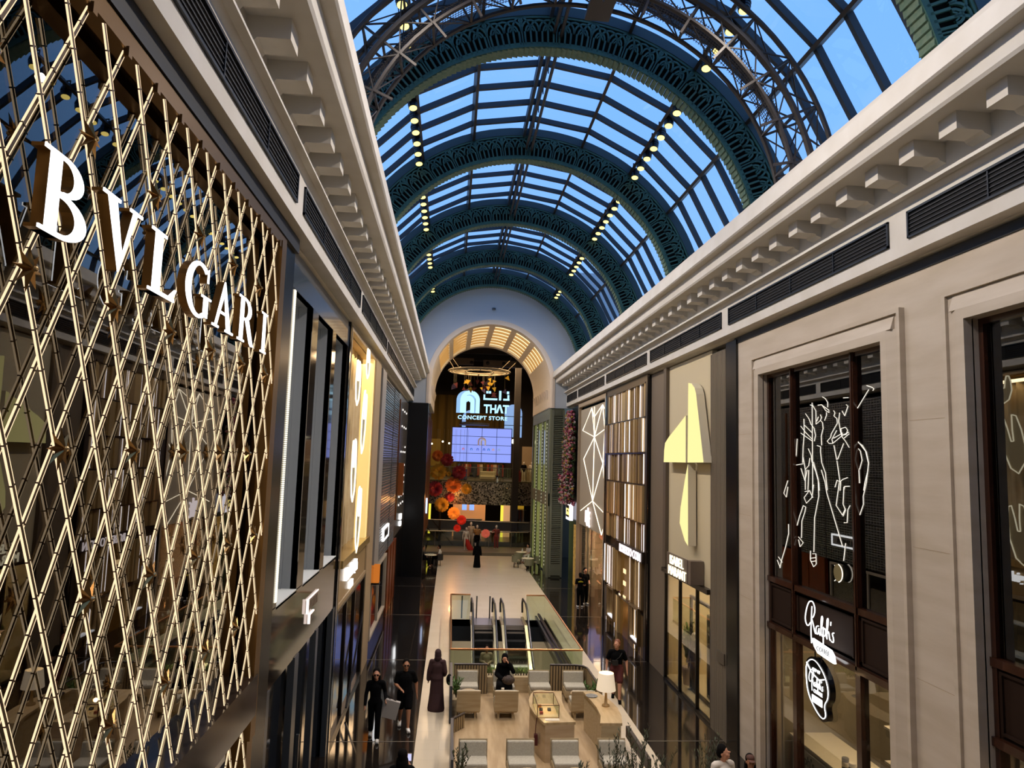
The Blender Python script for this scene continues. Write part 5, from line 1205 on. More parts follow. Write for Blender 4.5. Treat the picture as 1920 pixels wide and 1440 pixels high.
# THAT sign
t = thing('hanging_sign', 'pale blue lit hanging sign with nested arch logo, Latin and Arabic words', 'sign', (0, 59, 10.5))
BL_ = glow('ice_blue', '#b4e4ff', 1.35); BL2 = glow('ice_blue_soft', '#9cc8f4', 1.0)
def archband(cx, zb, w, h, th, y, k, parent, mt_, legs=(0, 0)):
    ro, ri = w / 2, w / 2 - th; zc = zb + h - ro; m = MB()
    o_ = [(cx - ro, zb + legs[0])] + [(cx - ro * math.cos(R(a)), zc + ro * math.sin(R(a))) for a in range(0, 181, 10)] + [(cx + ro, zb + legs[1])]
    i_ = [(cx - ri, zb + legs[0])] + [(cx - ri * math.cos(R(a)), zc + ri * math.sin(R(a))) for a in range(0, 181, 10)] + [(cx + ri, zb + legs[1])]
    for j in range(len(o_) - 1): m.prism([o_[j], o_[j + 1], i_[j + 1], i_[j]], 'y', y, y + .12)
    return m.build(k, mt_, parent)
archband(-1.30, 11.05, 1.55, 1.85, .36, 59.1, 'arch_logo', BL2, t)if 0 else archband(-1.32, 11.02, 1.56, 1.86, .34, 59.12, 'arch_logo', t, BL2)
archband(-.98, 11.02, 1.62, 1.88, .34, 59.0, 'arch_logo', t, BL_)
archband(-1.12, 11.02, 1.0, 1.45, .33, 58.95, 'arch_logo', t, BL_)
m = MB(); m.prism([(-1.28, 11.9), (-1.12, 12.02), (-.96, 11.9), (-.98, 12.1), (-1.12, 12.2), (-1.26, 12.1)], 'y', 58.95, 59.05); m.build('logo_point', BL_, t)
m = MB(); wall_text(m, 'TH', .98, .72, 59, 11.08, 0, sx=.82, depth=.08, bold=.03); wall_text(m, 'T', .98, 2.02, 59, 11.08, 0, sx=.82, depth=.08, bold=.03)
m.prism([(1.18, 11.08), (1.36, 11.08), (1.5, 11.6), (1.64, 11.08), (1.82, 11.08), (1.58, 11.79), (1.42, 11.79)], 'y', 58.92, 59.0); m.build('lit_word', BL_, t)
m = MB(); 
for a in ((.12, .26, 12.15, 12.6), (.12, 1.28, 12.15, 12.3), (.34, .52, 12.7, 12.9), (.56, .74, 12.7, 12.9), (1.42, 1.6, 12.15, 12.95), (1.78, 2.3, 12.15, 12.3), (2.12, 2.28, 12.15, 12.62), (2.06, 2.26, 12.7, 12.92)): m.box(a[0], a[1], 58.92, 59, a[2], a[3])
m.build('arabic_word', BL_, t)
m = MB(); wall_text(m, 'CONCEPT STORE', .44, .1, 59, 10.5, 0, sx=1.12, depth=.06, bold=.012, spacing=1.08); m.build('lit_word', BL_, t)
m = MB(); m.lathe([(.0, 0), (1.3, 0), (1.3, .18), (0, .18)], (-.5, 61, 10.1), 30); t2 = tag(m.build('speaker_ring', mat('ring_taupe', '#54483f', .6)), 'taupe round fixture above the video wall', 'fixture')
# video wall
t = thing('video_wall', 'large blue video wall of sixteen panels hanging in the atrium', 'screen', (.25, 62, 6.9))
SC = glow('screen_blue', '#98a8ff', 1.0)
x0, x1, z0, z1 = -2.35, 2.83, 6.97, 9.93
for i in range(4):
    for j in range(4): MB().box(x0 + (x1 - x0) * i / 4 + .02, x0 + (x1 - x0) * (i + 1) / 4 - .02, 61.98, 62.0, z0 + (z1 - z0) * j / 4 + .02, z0 + (z1 - z0) * (j + 1) / 4 - .02).build('display_panel', SC, t)
MB().box(x0 - .04, x1 + .04, 62.0, 62.2, z0 - .04, z1 + .04).build('housing', mat('navy_housing', '#101840', .5), t)
archband(.25, 8.42, .72, .72, .13, 61.9, 'logo_on_screen', t, glow('logo_brown', '#a58a8c', .8)); archband(.35, 8.42, .46, .56, .1, 61.88, 'logo_on_screen', t, glow('logo_sand', '#c8b4a4', .8))
for i, (x, c) in enumerate(((-1.35, '#d86a78'), (-.65, '#3f78d0'), (-.1, '#4f6ad0'), (.45, '#3a60c8'), (.85, '#2f80e0'), (1.25, '#d8a090'), (1.75, '#90b0d0'))): archband(x, 7.98, .2, .2, .06, 61.94, 'icon_on_screen', t, glow('icon_%d' % i, c, .9))
# far upper gallery
UG = thing('upper_gallery', 'far upper shop gallery with sequinned parapet and glass rail', 'gallery', (0, 66, 3.2))
sq = mat('sequins', '#8d8474', .18, .9)
nt_ = sq.node_tree; b_ = nt_.nodes['Principled BSDF']; v_ = nt_.nodes.new('ShaderNodeTexVoronoi'); v_.inputs['Scale'].default_value = 9; tcn = nt_.nodes.new('ShaderNodeTexCoord'); nt_.links.new(tcn.outputs['Object'], v_.inputs['Vector'])
r_ = nt_.nodes.new('ShaderNodeValToRGB'); r_.color_ramp.elements[0].position = .2; r_.color_ramp.elements[1].position = .75; r_.color_ramp.elements[0].color = lin('#3c362f'); r_.color_ramp.elements[1].color = lin('#d8cdb8'); nt_.links.new(v_.outputs['Color'], r_.inputs[0]); nt_.links.new(r_.outputs[0], b_.inputs[0])
bp_ = nt_.nodes.new('ShaderNodeBump'); bp_.inputs['Strength'].default_value = 1; bp_.inputs['Distance'].default_value = .15; nt_.links.new(v_.outputs['Color'], bp_.inputs['Height']); nt_.links.new(bp_.outputs[0], b_.inputs['Normal'])
MB().box(-14.4, 14.4, 64, 64.3, 3.2, 5.2).build('sequin_parapet', sq, UG)
MB().box(-14.4, 14.4, 64.3, 79.5, 4.9, 5.3).build('gallery_floor', mat('gallery_floor', '#6a5f50', .4), UG)
m = MB(); m.box(-14.4, 14.4, 64.02, 64.06, 6.45, 6.52)
for i in range(13): m.box(-14 + i * 2.3, -13.96 + i * 2.3, 64.02, 64.06, 5.3, 6.45)
m.build('gallery_rail', mat('rail_steel', '#8f8a7c', .3, .8), UG)
MB().box(-14.4, 14.4, 64.0, 64.02, 5.2, 6.45).build('rail_glass', GB, UG)
MB().box(-14, -3.5, 74, 74.2, 5.3, 9.2).build('mustard_partition', mat('mustard_wall', '#7a6414', .7), UG)
m = MB(); m.box(4.6, 7, 70, 70.2, 5.3, 8.6); m.build('beige_partition', mat('beige_wall', '#9c876a', .7), UG)
m = MB(); 
for x in (-4.2, -3.2, -2.6, 3.6, 5.6, 5.9, 6.2): m.ball((x, 66.5, 8.7 + .2 * math.sin(x * 5)), .09, 7, 5)
m.ball((3.1, 63.6, 8.9), .2, 9, 6)
m.build('gallery_spots', glow('spot_white', '#fff2cc', 4), UG)
for x, c, lb in ((-1.2, '#26306a', 'blue'), (3.7, '#7a1c20', 'red')):
    o = thing('low_stool', '%s upholstered cube seat on the far upper gallery' % lb, 'seat', (x, 65.2, 5.3)); MB().box(x - .35, x + .35, 64.9, 65.5, 5.3, 6.1).build('seat_block', mat('seat_' + lb, c, .7), o); MB().box(x - .36, x + .36, 65.4, 65.55, 5.3, 6.3).build('seat_back', mat('seat_' + lb, c), o)
t = thing('cream_sofa', 'cream rounded sofa on the far upper gallery', 'sofa', (1.0, 65.3, 5.3)); MB().box(.3, 1.75, 65.0, 65.6, 5.35, 5.75).build('seat', mat('cream_fabric', '#b8ac92', .8), t, bevel=.1); MB().box(.3, 1.75, 65.5, 65.7, 5.35, 6.15).build('backrest', mat('cream_fabric', '#b8ac92'), t, bevel=.08)
# garment rails on both levels
random.seed(12)
gcol = ['#6b3b2c', '#b8a48c', '#2c2c30', '#8c1f1c', '#c9b99a', '#40506a', '#a0522d', '#1a1a1c']
def garment_rail(x0, x1, y, z, lab):
    t = thing('garment_rail', lab, 'clothes rail', ((x0 + x1) / 2, y, z), 'garment rails in the far shops')
    m = MB(); m.bar((x0, y, z + 1.55), (x1, y, z + 1.55), .03); m.bar((x0, y, z), (x0, y, z + 1.55), .03); m.bar((x1, y, z), (x1, y, z + 1.55), .03); m.build('rail_frame', DKMETAL, t)
    x = x0 + .1
    while x < x1 - .1:
        w = .08 + .05 * random.random(); c = random.choice(gcol); l = .7 + .5 * random.random()
        m = MB(); m.prism([(x, z + 1.45), (x + w, z + 1.45), (x + w * 1.25, z + 1.45 - l), (x - w * .25, z + 1.45 - l)], 'y', y - .2, y + .2); m.build('garment', mat('cloth' + c, c, .9), t); x += w + .02
garment_rail(-1.8, .6, 66.5, 5.3, 'garment rail just below the video wall on the upper gallery'); garment_rail(.9, 2.6, 66.8, 5.3, 'garment rail right of centre on the upper gallery')
# lower far shop
LS = thing('lower_shop', 'far lower shop with orange lit panels under the sequinned parapet', 'shop', (0, 70, 0))
MB().box(-14.4, 14.4, 64, 79.5, -.4, 0).build('shop_floor', mat('shop_floor', '#4c4436', .3), LS)
OR = mat('orange_panel', '#c08450', .6, emit=('#e89a5c', .45))
MB().box(-2.0, 1.05, 68.0, 68.1, 0, 3.2).build('lit_panel', OR, LS)
MB().box(2.5, 2.75, 67.9, 68.1, 0, 3.2).build('yellow_panel', glow('yellow_tube', '#f4e04a', 1.2), LS); MB().box(-4.25, -4.05, 67.0, 67.2, .3, 3.2).build('yellow_panel', glow('yellow_tube', '#f4e04a', 1.2), LS)
MB().box(2.75, 3.4, 68.0, 68.1, 0, 3.2).build('lit_panel', mat('peach_panel', '#d0a070', .6, emit=('#f0b880', .5)), LS); MB().box(3.9, 4.7, 68.0, 68.1, 2.6, 3.2).build('lit_panel', mat('gold_panel', '#a07c20', .6, emit=('#d8a830', .4)), LS)
for x in (-.95, -.25):
    m = MB().box(x - .22, x + .22, 67.7, 67.75, 2.45, 3.0); m.build('blue_screen', glow('blue_screen', '#8fb0ff', 1.2), LS)
garment_rail(3.7, 4.9, 66.5, 1.2, 'garment rail of red and orange clothes in the far lower shop')
t = thing('service_desk', 'dark service desk in the far lower shop', 'desk', (-.6, 65.6, 0)); MB().box(-1.9, .6, 65.3, 65.9, 0, 1.75).build('desk_body', mat('desk_dark', '#17120f', .4), t); MB().box(-1.95, .65, 65.25, 65.95, 1.75, 1.82).build('desk_top', mat('desk_top', '#8a8270', .4), t)
MB().box(-14.4, 14.4, 64, 64.2, 1.0, 1.8).build('lower_parapet', mat('parapet_olive', '#4c4636', .4, c2='#3a3428', scale=.6), LS)
m = MB(); m.box(-14.4, 14.4, 63.9, 64.2, .9, 1.0); m.build('parapet_ledge', mat('ledge_light', '#8d8672', .4), LS)
light('AREA', 'gallery_light', (0, 70, 15.0), 260, '#ffdca8', 7)
light('AREA', 'lower_shop_light', (0, 66.3, 4.7), 110, '#ffdca8', 6, sy=2)
# near edge of the atrium: parapet, platform, mannequins' ledge
MB().box(-4.0, 4.0, YB, 58.5, -.35, .22).build('floor_ledge', mat('ledge_stone', '#6f6654', .35), kind='structure')
t = thing('curved_parapet', 'long glass parapet with steel rail across the far end of the floor', 'parapet', (0, 57.6, .2))
m = MB(); m.tube([(-4, 58.0, 1.42), (4.1, 58.0, 1.44)], .035, 6); m.tube([(-4, 58.2, 2.3), (4.1, 58.2, 2.2)], .03, 6); m.build('steel_rail', mat('rail_steel', '#8f8a7c'), t)
m = MB()
for x in (-3.4, -1.1, .9, 2.7): m.box(x - .03, x + .03, 57.98, 58.02, .2, 1.42)
m.build('post', mat('rail_steel', '#8f8a7c'), t); MB().box(-4, 4.1, 57.99, 58.0, .2, 1.4).build('glass', GB, t)
t = thing('steel_truss', 'brown diagonal steel struts at the left beyond the floor edge', 'truss', (-3.2, 60, -1))
m = MB(); m.bar((-3.1, 60, -1), (-3.1, 60, 3.2), .16); m.bar((-4.6, 60, 2.0), (-2.4, 60, -.4), .1); m.bar((-3.8, 60, 2.2), (-1.5, 60, -.4), .1); m.build('strut', mat('strut_brown', '#2c2218', .6), t)
# hanging paper blossoms
random.seed(77)
FL = [(-3.42, 7.39, .46, 'o', 'orange topmost left'), (-2.67, 7.11, .52, 'r', 'red beside the topmost orange'), (-3.3, 6.16, .64, 'y', 'big yellow upper'), (-1.7, 6.15, .58, 'r', 'big red next to the video wall'), (-2.11, 5.17, .64, 'o', 'big orange middle'), (-1.08, 4.9, .43, 'y', 'small yellow rightmost'), (-3.52, 4.84, .61, 'r', 'big dark red leftmost'), (-2.35, 4.24, .40, 'r', 'small red below the big orange'), (-2.96, 3.63, .58, 'y', 'big yellow lower'), (-2.0, 3.0, .49, 'O', 'glowing orange'), (-1.38, 2.5, .38, 'R', 'glowing red'), (-1.69, 1.87, .29, 'R', 'smallest glowing red lowest'), (.53, 1.51, .34, 'P', 'salmon lit one among the mannequins'), (-2.5, 6.0, .2, 'y', 'tiny yellow')]
pc = {'o': mat('paper_orange', '#c2641c', .7, c2='#a8500f', scale=4), 'r': mat('paper_red', '#8f1526', .7, c2='#6e0f1e', scale=4), 'y': mat('paper_yellow', '#b8881a', .7, c2='#a07414', scale=4), 'O': mat('paper_orange_lit', '#e08020', .7, emit=('#ff9030', .3)), 'R': mat('paper_red_lit', '#c02020', .7, emit=('#ff3818', .18)), 'P': mat('paper_salmon_lit', '#c0605a', .7, emit=('#ff8060', .25))}
for x, z, r, c, lb in FL:
    t = thing('paper_blossom', '%s paper blossom in the hanging cascade' % lb if c != 'P' else 'salmon lit paper blossom standing among the mannequins', 'paper flower', (x, 56, z), 'hanging paper blossoms')
    m = MB()
    for lay in range(4):
        n = 13; rr = r * (1 - .17 * lay)
        for k in range(n):
            a = 2 * math.pi * (k + lay * .37) / n; da = math.pi / n * .92; y = 56 - .05 - lay * r * .2 + (.04 if k % 2 else -.04)
            P = [(x, y + .02, z)] + [(x + rr * f * math.cos(a + da * g), y - .1 * r * f * (1 + lay), z + rr * f * math.sin(a + da * g)) for f, g in ((.55, -1), (.92, -.9), (1, -.35), (.94, 0), (1, .35), (.92, .9), (.55, 1))]
            m.add(P, [tuple(range(len(P)))])
            P2 = [(p[0], 112 - p[1], p[2]) for p in P]; m.add(P2, [tuple(range(len(P2)))[::-1]])
    m.build('petals', pc[c], t); MB().ball((x, 56 - .75 * r * .5, z), r * .13, 8, 6, (1, .5, 1)).build('flower_centre', mat('centre_dark', '#7a2a12', .8), t)
    MB().bar((x, 56, z), (x, 56, 9.5 if c != 'P' else .25), .012).build('hanging_wire', CRM, t)
light('POINT', 'blossom_light', (-2.0, 54.9, 4.0), 90, '#ffb060', .15)
# ================================================================= PEOPLE
SKIN = {'light': mat('skin_light', '#c08a6c', .6), 'mid': mat('skin_mid', '#9a6a4c', .6), 'dark': mat('skin_dark', '#7a4e38', .6)}
HAIRB = mat('hair_black', '#0a0807', .9, spec=.1); HAIRR = mat('hair_ginger', '#6e3a20', .6); BLK = mat('cloth_black', '#060607', .95, spec=.1)
WHT = mat('cloth_white', '#c9c0b2', .8); SHOEW = mat('shoe_white', '#d8d6d0', .5); LENS = mat('sunglass', '#050505', .1)
def cone(mb, a, b, ra, rb, sx=1., sy=1., n=12):
    mb.ball(a, ra, n, 8, (sx, sy, 1)); mb.ball(b, rb, n, 8, (sx, sy, 1))
    a, b = Vector(a), Vector(b); d = (b - a)
    if d.length < 1e-4: return
    k = max(2, int(d.length / .05)); vs = []; fs = []
    dn = d.normalized(); u = Vector((1, 0, 0)) if abs(dn.x) < .8 else Vector((0, 1, 0)); u = (u - dn * u.dot(dn)).normalized(); w = dn.cross(u)
    for i in range(k + 1):
        r = ra + (rb - ra) * i / k; c = a + d * (i / k)
        for j in range(n):
            t = 2 * math.pi * j / n; p = (u * math.cos(t) + w * math.sin(t)) * r; vs.append(c + Vector((p.x * sx, p.y * sy, p.z)))
    for i in range(k):
        for j in range(n): fs.append((i * n + j, i * n + (j + 1) % n, (i + 1) * n + (j + 1) % n, (i + 1) * n + j))
    fs += [tuple(range(n))[::-1], tuple(k * n + j for j in range(n))]; mb.add(vs, fs)
def chain(mb, pts, rs, **k):
    for (a, b), (ra, rb) in zip(zip(pts[:-1], pts[1:]), zip(rs[:-1], rs[1:])): cone(mb, a, b, ra, rb, **k)
def fuse(mb, name, m, parent, voxel=.012, smooth=3):
    me = bpy.data.meshes.new('t'); me.from_pydata([tuple(v) for v in mb.v], [], mb.f); o = bpy.data.objects.new('t', me); COL.objects.link(o)
    r = o.modifiers.new('r', 'REMESH'); r.mode = 'VOXEL'; r.voxel_size = voxel; r.use_smooth_shade = True
    s = o.modifiers.new('s', 'SMOOTH'); s.factor = .5; s.iterations = smooth
    bpy.context.view_layer.update()
    me2 = bpy.data.meshes.new_from_object(o.evaluated_get(bpy.context.evaluated_depsgraph_get())); bpy.data.objects.remove(o); bpy.data.meshes.remove(me)
    me2.name = name; me2.materials.clear(); me2.materials.append(m)
    for p in me2.polygons: p.use_smooth = True
    q = bpy.data.objects.new(name, me2); COL.objects.link(q); q.parent = parent; return q
def V(*a): return Vector(a)
def pose(kind='stand', **o):
    # faces -Y; +X is the figure's left
    J = dict(pel=V(0, 0, .94), wai=V(0, 0, 1.08), che=V(0, .0, 1.28), nec=V(0, .01, 1.46), hea=V(0, -.015, 1.60),
             shL=V(.185, .01, 1.41), elL=V(.245, .03, 1.13), wrL=V(.265, -.04, .88), shR=V(-.185, .01, 1.41), elR=V(-.245, .03, 1.13), wrR=V(-.265, -.04, .88),
             hiL=V(.09, 0, .91), knL=V(.10, -.02, .49), anL=V(.10, .03, .09), toL=V(.12, -.13, .035), hiR=V(-.09, 0, .91), knR=V(-.10, -.02, .49), anR=V(-.10, .03, .09), toR=V(-.12, -.13, .035))
    if kind == 'walk':
        J.update(knL=V(.09, -.16, .52), anL=V(.09, -.22, .10), toL=V(.1, -.37, .06), knR=V(-.09, .06, .49), anR=V(-.09, .27, .14), toR=V(-.1, .15, .04), elL=V(.24, .12, 1.14), wrL=V(.25, .08, .89), elR=V(-.24, -.05, 1.13), wrR=V(-.25, -.22, .92))
    if kind == 'sit':
        J.update(pel=V(0, .05, .58), wai=V(0, .07, .72), che=V(0, .08, .92), nec=V(0, .04, 1.10), hea=V(0, -.0, 1.24), shL=V(.18, .07, 1.05), shR=V(-.18, .07, 1.05), elL=V(.24, 0, .80), elR=V(-.24, 0, .80), wrL=V(.1, -.22, .70), wrR=V(-.1, -.22, .70),
                 hiL=V(.09, .03, .57), hiR=V(-.09, .03, .57), knL=V(.13, -.38, .56), knR=V(-.13, -.38, .56), anL=V(.13, -.42, .12), anR=V(-.13, -.42, .12), toL=V(.14, -.58, .05), toR=V(-.14, -.58, .05))
    J.update(o); return J
def person(label, loc, rot, J, skin='mid', top=None, bottom=None, hair=None, robe=None, shoes=None, H=1.75, face=0., cat='person', name='person', group=None, extra=None, fat=1., glasses=False, hat=None, sleeve='short', legs='long', hands=True, nov=.012):
    t = thing(name, label, cat, (0, 0, 0), group)
    k = H / 1.75; S_ = SKIN[skin] if isinstance(skin, str) else skin
    b = MB()
    chain(b, [J['pel'], J['wai'], J['che']], [.125 * fat, .115 * fat, .14 * fat], sx=1.12, sy=.78); cone(b, J['shL'], J['shR'], .05, .05); cone(b, J['che'], J['nec'], .115, .056, sx=1.1, sy=.85); cone(b, J['nec'], J['hea'], .053, .05)
    for s in 'LR':
        chain(b, [J['sh' + s], J['el' + s], J['wr' + s]], [.050 * fat, .042 * fat, .027]); chain(b, [J['hi' + s], J['kn' + s], J['an' + s]], [.092 * fat, .056 * fat, .038]); mid = J['kn' + s].lerp(J['an' + s], .3) + V(0, .012, 0); b.ball(mid, .056, 10, 8); cone(b, J['an' + s] + V(0, .02, -.03), J['to' + s], .04, .033, sx=.95)
        # hand: palm, four fingers, thumb
        w = J['wr' + s]; d = (w - J['el' + s]).normalized(); sg_ = 1 if s == 'L' else -1; lat = V(0, -1, 0); lat = (lat - d * lat.dot(d)); lat = lat.normalized() if lat.length > .1 else V(1, 0, 0); nrm = d.cross(lat)
        palm = w + d * .05; cone(b, w, palm + d * .035, .026, .030, sx=.8)
        for i, L in enumerate((.065, .078, .072, .055)):
            root = palm + d * .03 + lat * (.027 - .018 * i); k1 = root + d * L * .55; k2 = k1 + (d * .7 + nrm * -.5 * sg_).normalized() * L * .5; chain(b, [root, k1, k2], [.0095, .009, .0075], n=6)
        th = w + d * .03 + lat * .03; chain(b, [th, th + (d + lat * .8).normalized() * .035, th + (d * 1.3 + lat * .5).normalized() * .062], [.012, .011, .009], n=6)
    # head with face, turned by `face` degrees about the neck
    hc = J['hea'] + V(0, 0, .02); h = MB(); fr = R(face)
    def F(x, y, z): return (hc.x + x * math.cos(fr) - y * math.sin(fr), hc.y + x * math.sin(fr) + y * math.cos(fr), hc.z + z)
    for c, r, sc in (((0, .01, .035), .098, (.80, .98, 1.0)), ((0, -.02, -.03), .075, (.82, .95, 1.0)), ((0, -.045, -.075), .042, (.95, .9, .8)), ((0, -.095, -.012), .015, (.9, 1.2, 1.6)), ((0, -.098, -.055), .016, (1.5, .7, .55)), ((.045, -.07, .0), .025, (1, .7, 1)), ((-.045, -.07, .0), .025, (1, .7, 1)), ((0, -.08, .035), .03, (1.9, .6, .6)), ((.08, .01, -.005), .02, (.4, .9, 1.4)), ((-.08, .01, -.005), .02, (.4, .9, 1.4))):
        p = F(*[q * 1.1 for q in c]); h.ball(p, r * 1.1, 12, 9, sc)
    b.add(h.v, h.f); fuse(b, 'body', S_, t, nov, 2)
    if skin in SKIN:
        e = MB()
        for sx_ in (-1, 1): e.ball(F(sx_ * .036, -.092, .013), .010, 8, 6)
        e.build('eyes', mat('eye_dark', '#120d0a', .3), t)
    def garment(nm, mt_, fn, vx=.014, sm=3):
        g = MB(); fn(g); return fuse(g, nm, mt_, t, vx, sm)
    if top:
        def ft(g):
            chain(g, [J['pel'] + V(0, 0, -.02), J['wai'], J['che']], [.142 * fat, .135 * fat, .150 * fat], sx=1.1, sy=.82); cone(g, J['shL'] * .93 + J['shR'] * .07, J['shR'] * .93 + J['shL'] * .07, .070, .070); cone(g, J['che'], J['nec'] + V(0, 0, -.03), .13, .07, sx=1.1, sy=.9)
            for s in 'LR':
                if sleeve == 'short': cone(g, J['sh' + s] + V(0, 0, -.01), J['sh' + s].lerp(J['el' + s], .72), .068 * fat, .062 * fat)
                elif sleeve == 'long': chain(g, [J['sh' + s] + V(0, 0, -.01), J['el' + s], J['wr' + s]], [.067 * fat, .055 * fat, .042])
        garment('top', top, ft)
    if bottom:
        def fb(g):
            cone(g, J['wai'] + V(0, 0, -.03), J['pel'], .135 * fat, .15 * fat, sx=1.12, sy=.85)
            for s in 'LR':
                if legs == 'short': cone(g, J['hi' + s], J['hi' + s].lerp(J['kn' + s], .78), .112 * fat, .095 * fat)
                else: chain(g, [J['hi' + s], J['kn' + s], J['an' + s] + V(0, 0, .02)], [.112 * fat, .08 * fat, .07])
        garment('trousers' if legs == 'long' else 'shorts', bottom, fb)
    if robe:
        def fr_(g):
            cone(g, J['shL'], J['shR'], .068, .068); chain(g, [J['nec'] + V(0, 0, -.03), J['che'], J['wai'], J['pel']], [.07, .16, .155, .18], sx=1.1, sy=.9)
            if J['hiL'].z > .8: chain(g, [J['pel'], V(0, .0, .5), V(0, .02, .06)], [.18, .205, .25], sx=1.05, sy=.8)
            else:
                for s in 'LR': chain(g, [J['hi' + s], J['kn' + s], J['an' + s]], [.15, .12, .13])
                cone(g, (J['knL'] + J['knR']) / 2, (J['anL'] + J['anR']) / 2, .14, .16)
            for s in 'LR': chain(g, [J['sh' + s], J['el' + s], J['wr' + s]], [.07, .068, .066])
        garment('abaya', robe, fr_, .016)
    if hair:
        def fh(g):
            for c, r, sc in [((0, .03, .055), .1, (.87, 1.0, .95)), ((0, .06, .0), .085, (.9, .8, 1.1))] + ([((0, .075, -.1), .085, (1.1, .65, 1.5)), ((.085, .03, -.09), .04, (.6, 1, 2.4)), ((-.085, .03, -.09), .04, (.6, 1, 2.4)), ((0, .07, -.22), .08, (1.3, .6, 1.3))] if hair[1] == 'long' else []): g.ball(F(*[q * 1.1 for q in c]), r * 1.12, 12, 9, sc)
            if hair[1] == 'scarf':
                for c, r, sc in [((0, .02, .05), .112, (.9, 1.0, 1.0)), ((.07, .0, -.04), .05, (.7, 1.3, 1.9)), ((-.07, .0, -.04), .05, (.7, 1.3, 1.9)), ((0, .05, -.09), .1, (1.0, .9, 1.2)), ((0, -.02, -.17), .11, (1.2, .9, .8))]: g.ball(F(*c), r, 12, 9, sc)
        garment('headscarf' if hair[1] == 'scarf' else 'hair', hair[0], fh, .012, 2)
    if hat:
        g = MB(); g.ball(F(0, .01, .085), .1, 12, 8, (.88, 1.0, .75)); g.ball(F(0, -.12, .06), .06, 12, 6, (1.1, 1.1, .15)); g.build('cap', hat, t, smooth=True)
    if glasses:
        g = MB()
        for sx_ in (-1, 1): g.ball(F(sx_ * .037, -.101, .013), .027, 8, 6, (1.15, .35, .8))
        g.build('sunglasses', LENS, t, smooth=True)
    if shoes:
        for s in 'LR':
            g = MB(); cone(g, J['an' + s] + V(0, .03, -.045), J['to' + s] + V(0, -.01, .0), .05, .043, sx=1.0); g.box(J['to' + s].x - .045, J['to' + s].x + .045, J['to' + s].y - .03, J['an' + s].y + .06, min(J['an' + s].z - .09, J['to' + s].z - .035), J['to' + s].z)
            fuse(g, 'shoe', shoes, t, .012, 2)
    if extra: extra(t, J, F)
    t.location = loc; t.rotation_euler.z = R(rot); t.scale = (k, k, k); return t
# man in black beside woman with bag
def hold_phone(t, J, F):
    g = MB(); w = J['wrR']; g.box(w.x + .02, w.x + .05, w.y - .16, w.y - .06, w.z + .02, w.z + .04); g.build('phone', mat('phone', '#c8b8a8', .3), t)
person('man in black t-shirt, black shorts and white trainers walking on the dark floor', (-3.36, 20.0, 0), 8, pose('walk', wrR=V(-.13, -.27, 1.08), elR=V(-.26, .0, 1.14), elL=V(.29, .06, 1.13), wrL=V(.31, 0, .87)), 'mid', top=BLK, bottom=BLK, legs='short', hair=(HAIRB, 'short'), shoes=SHOEW, glasses=True, fat=1.18, H=1.77)
def cuffs(t, J, F): pass
bagp = None
person('woman with long dark hair, sunglasses and black tracksuit walking at the left', (-4.08, 19.3, 0), 4, pose('walk', wrL=V(.27, -.14, 1.02), elL=V(.25, .08, 1.14)), 'light', top=BLK, bottom=BLK, sleeve='long', hair=(HAIRB, 'long'), shoes=SHOEW, glasses=True, H=1.72, fat=.95)
t = thing('shopping_bag', 'large pale grey paper shopping bag carried by the woman in black tracksuit', 'bag', (-3.72, 19.2, .45))
m = MB(); c, s_ = math.cos(R(-14)), math.sin(R(-14)); 
def rb(x, z): return (-3.66 + x * c - z * s_, .78 + x * s_ + z * c)
m.prism([rb(-.19, -.22), rb(.19, -.22), rb(.19, .22), rb(-.19, .22)], 'y', 19.1, 19.22); m.build('bag_body', mat('paper_bag', '#8f8a84', .7), t)
MB().tube([(*rb(-.08, .22)[:1], 19.16, rb(-.08, .22)[1]), (-3.78, 19.16, 1.12), (rb(.08, .22)[0], 19.16, rb(.08, .22)[1])], .008, 5).build('handle', BLK, t)
person('person in long brown abaya and headscarf seen from behind, carrying a black bag', (-2.53, 21.4, 0), 172, pose('stand', wrR=V(-.2, -.14, 1.0)), 'mid', robe=mat('abaya_brown', '#33191a', .85), hair=(mat('scarf_brown', '#2e1718', .85), 'scarf'), H=1.68)
tag(MB().ball((-2.18, 21.3, .88), .13, 12, 8, (.7, .9, 1.2)).build('handbag', BLK, smooth=True), 'small black handbag on the arm of the brown robed person', 'bag')
person('person in a long black abaya standing alone on the far pale floor', (-.37, 48.7, 0), 180, pose('stand'), 'mid', robe=BLK, hair=(BLK, 'scarf'), H=1.68, nov=.02)
def logo(t, J, F):
    g = MB(); g.prism([(-.14, 1.33), (.14, 1.33), (.0, 1.38)], 'y', .135, .15); g.box(-.13, .13, .135, .15, 1.30, 1.33); g.build('back_print', mat('print_yellow', '#b8b020', .6), t)
person('short man in black uniform with yellow print on his back, talking by the shop door', (4.35, 36.2, 0), 180, pose('stand', wrL=V(.16, -.24, 1.1), wrR=V(-.16, -.24, 1.1)), 'mid', top=BLK, bottom=BLK, hair=(HAIRB, 'short'), shoes=SHOEW, H=1.66, extra=logo, nov=.016)
person('taller balding man with glasses in black polo, facing his colleague at right', (4.72, 36.9, 0), 20, pose('stand', wrL=V(.1, -.26, 1.08)), 'light', top=BLK, bottom=BLK, hair=(HAIRB, 'short'), shoes=SHOEW, H=1.80, glasses=True, fat=1.08, nov=.016)
def strap(t, J, F):
    g = MB(); g.tube([(.17, -.02, 1.42), (.08, -.16, 1.3), (-.08, -.17, 1.17), (-.17, -.1, 1.1)], .012, 5); g.box(-.14, .04, -.21, -.14, 1.06, 1.2); g.build('cross_body_bag', mat('bag_dark', '#15130f', .6), t)
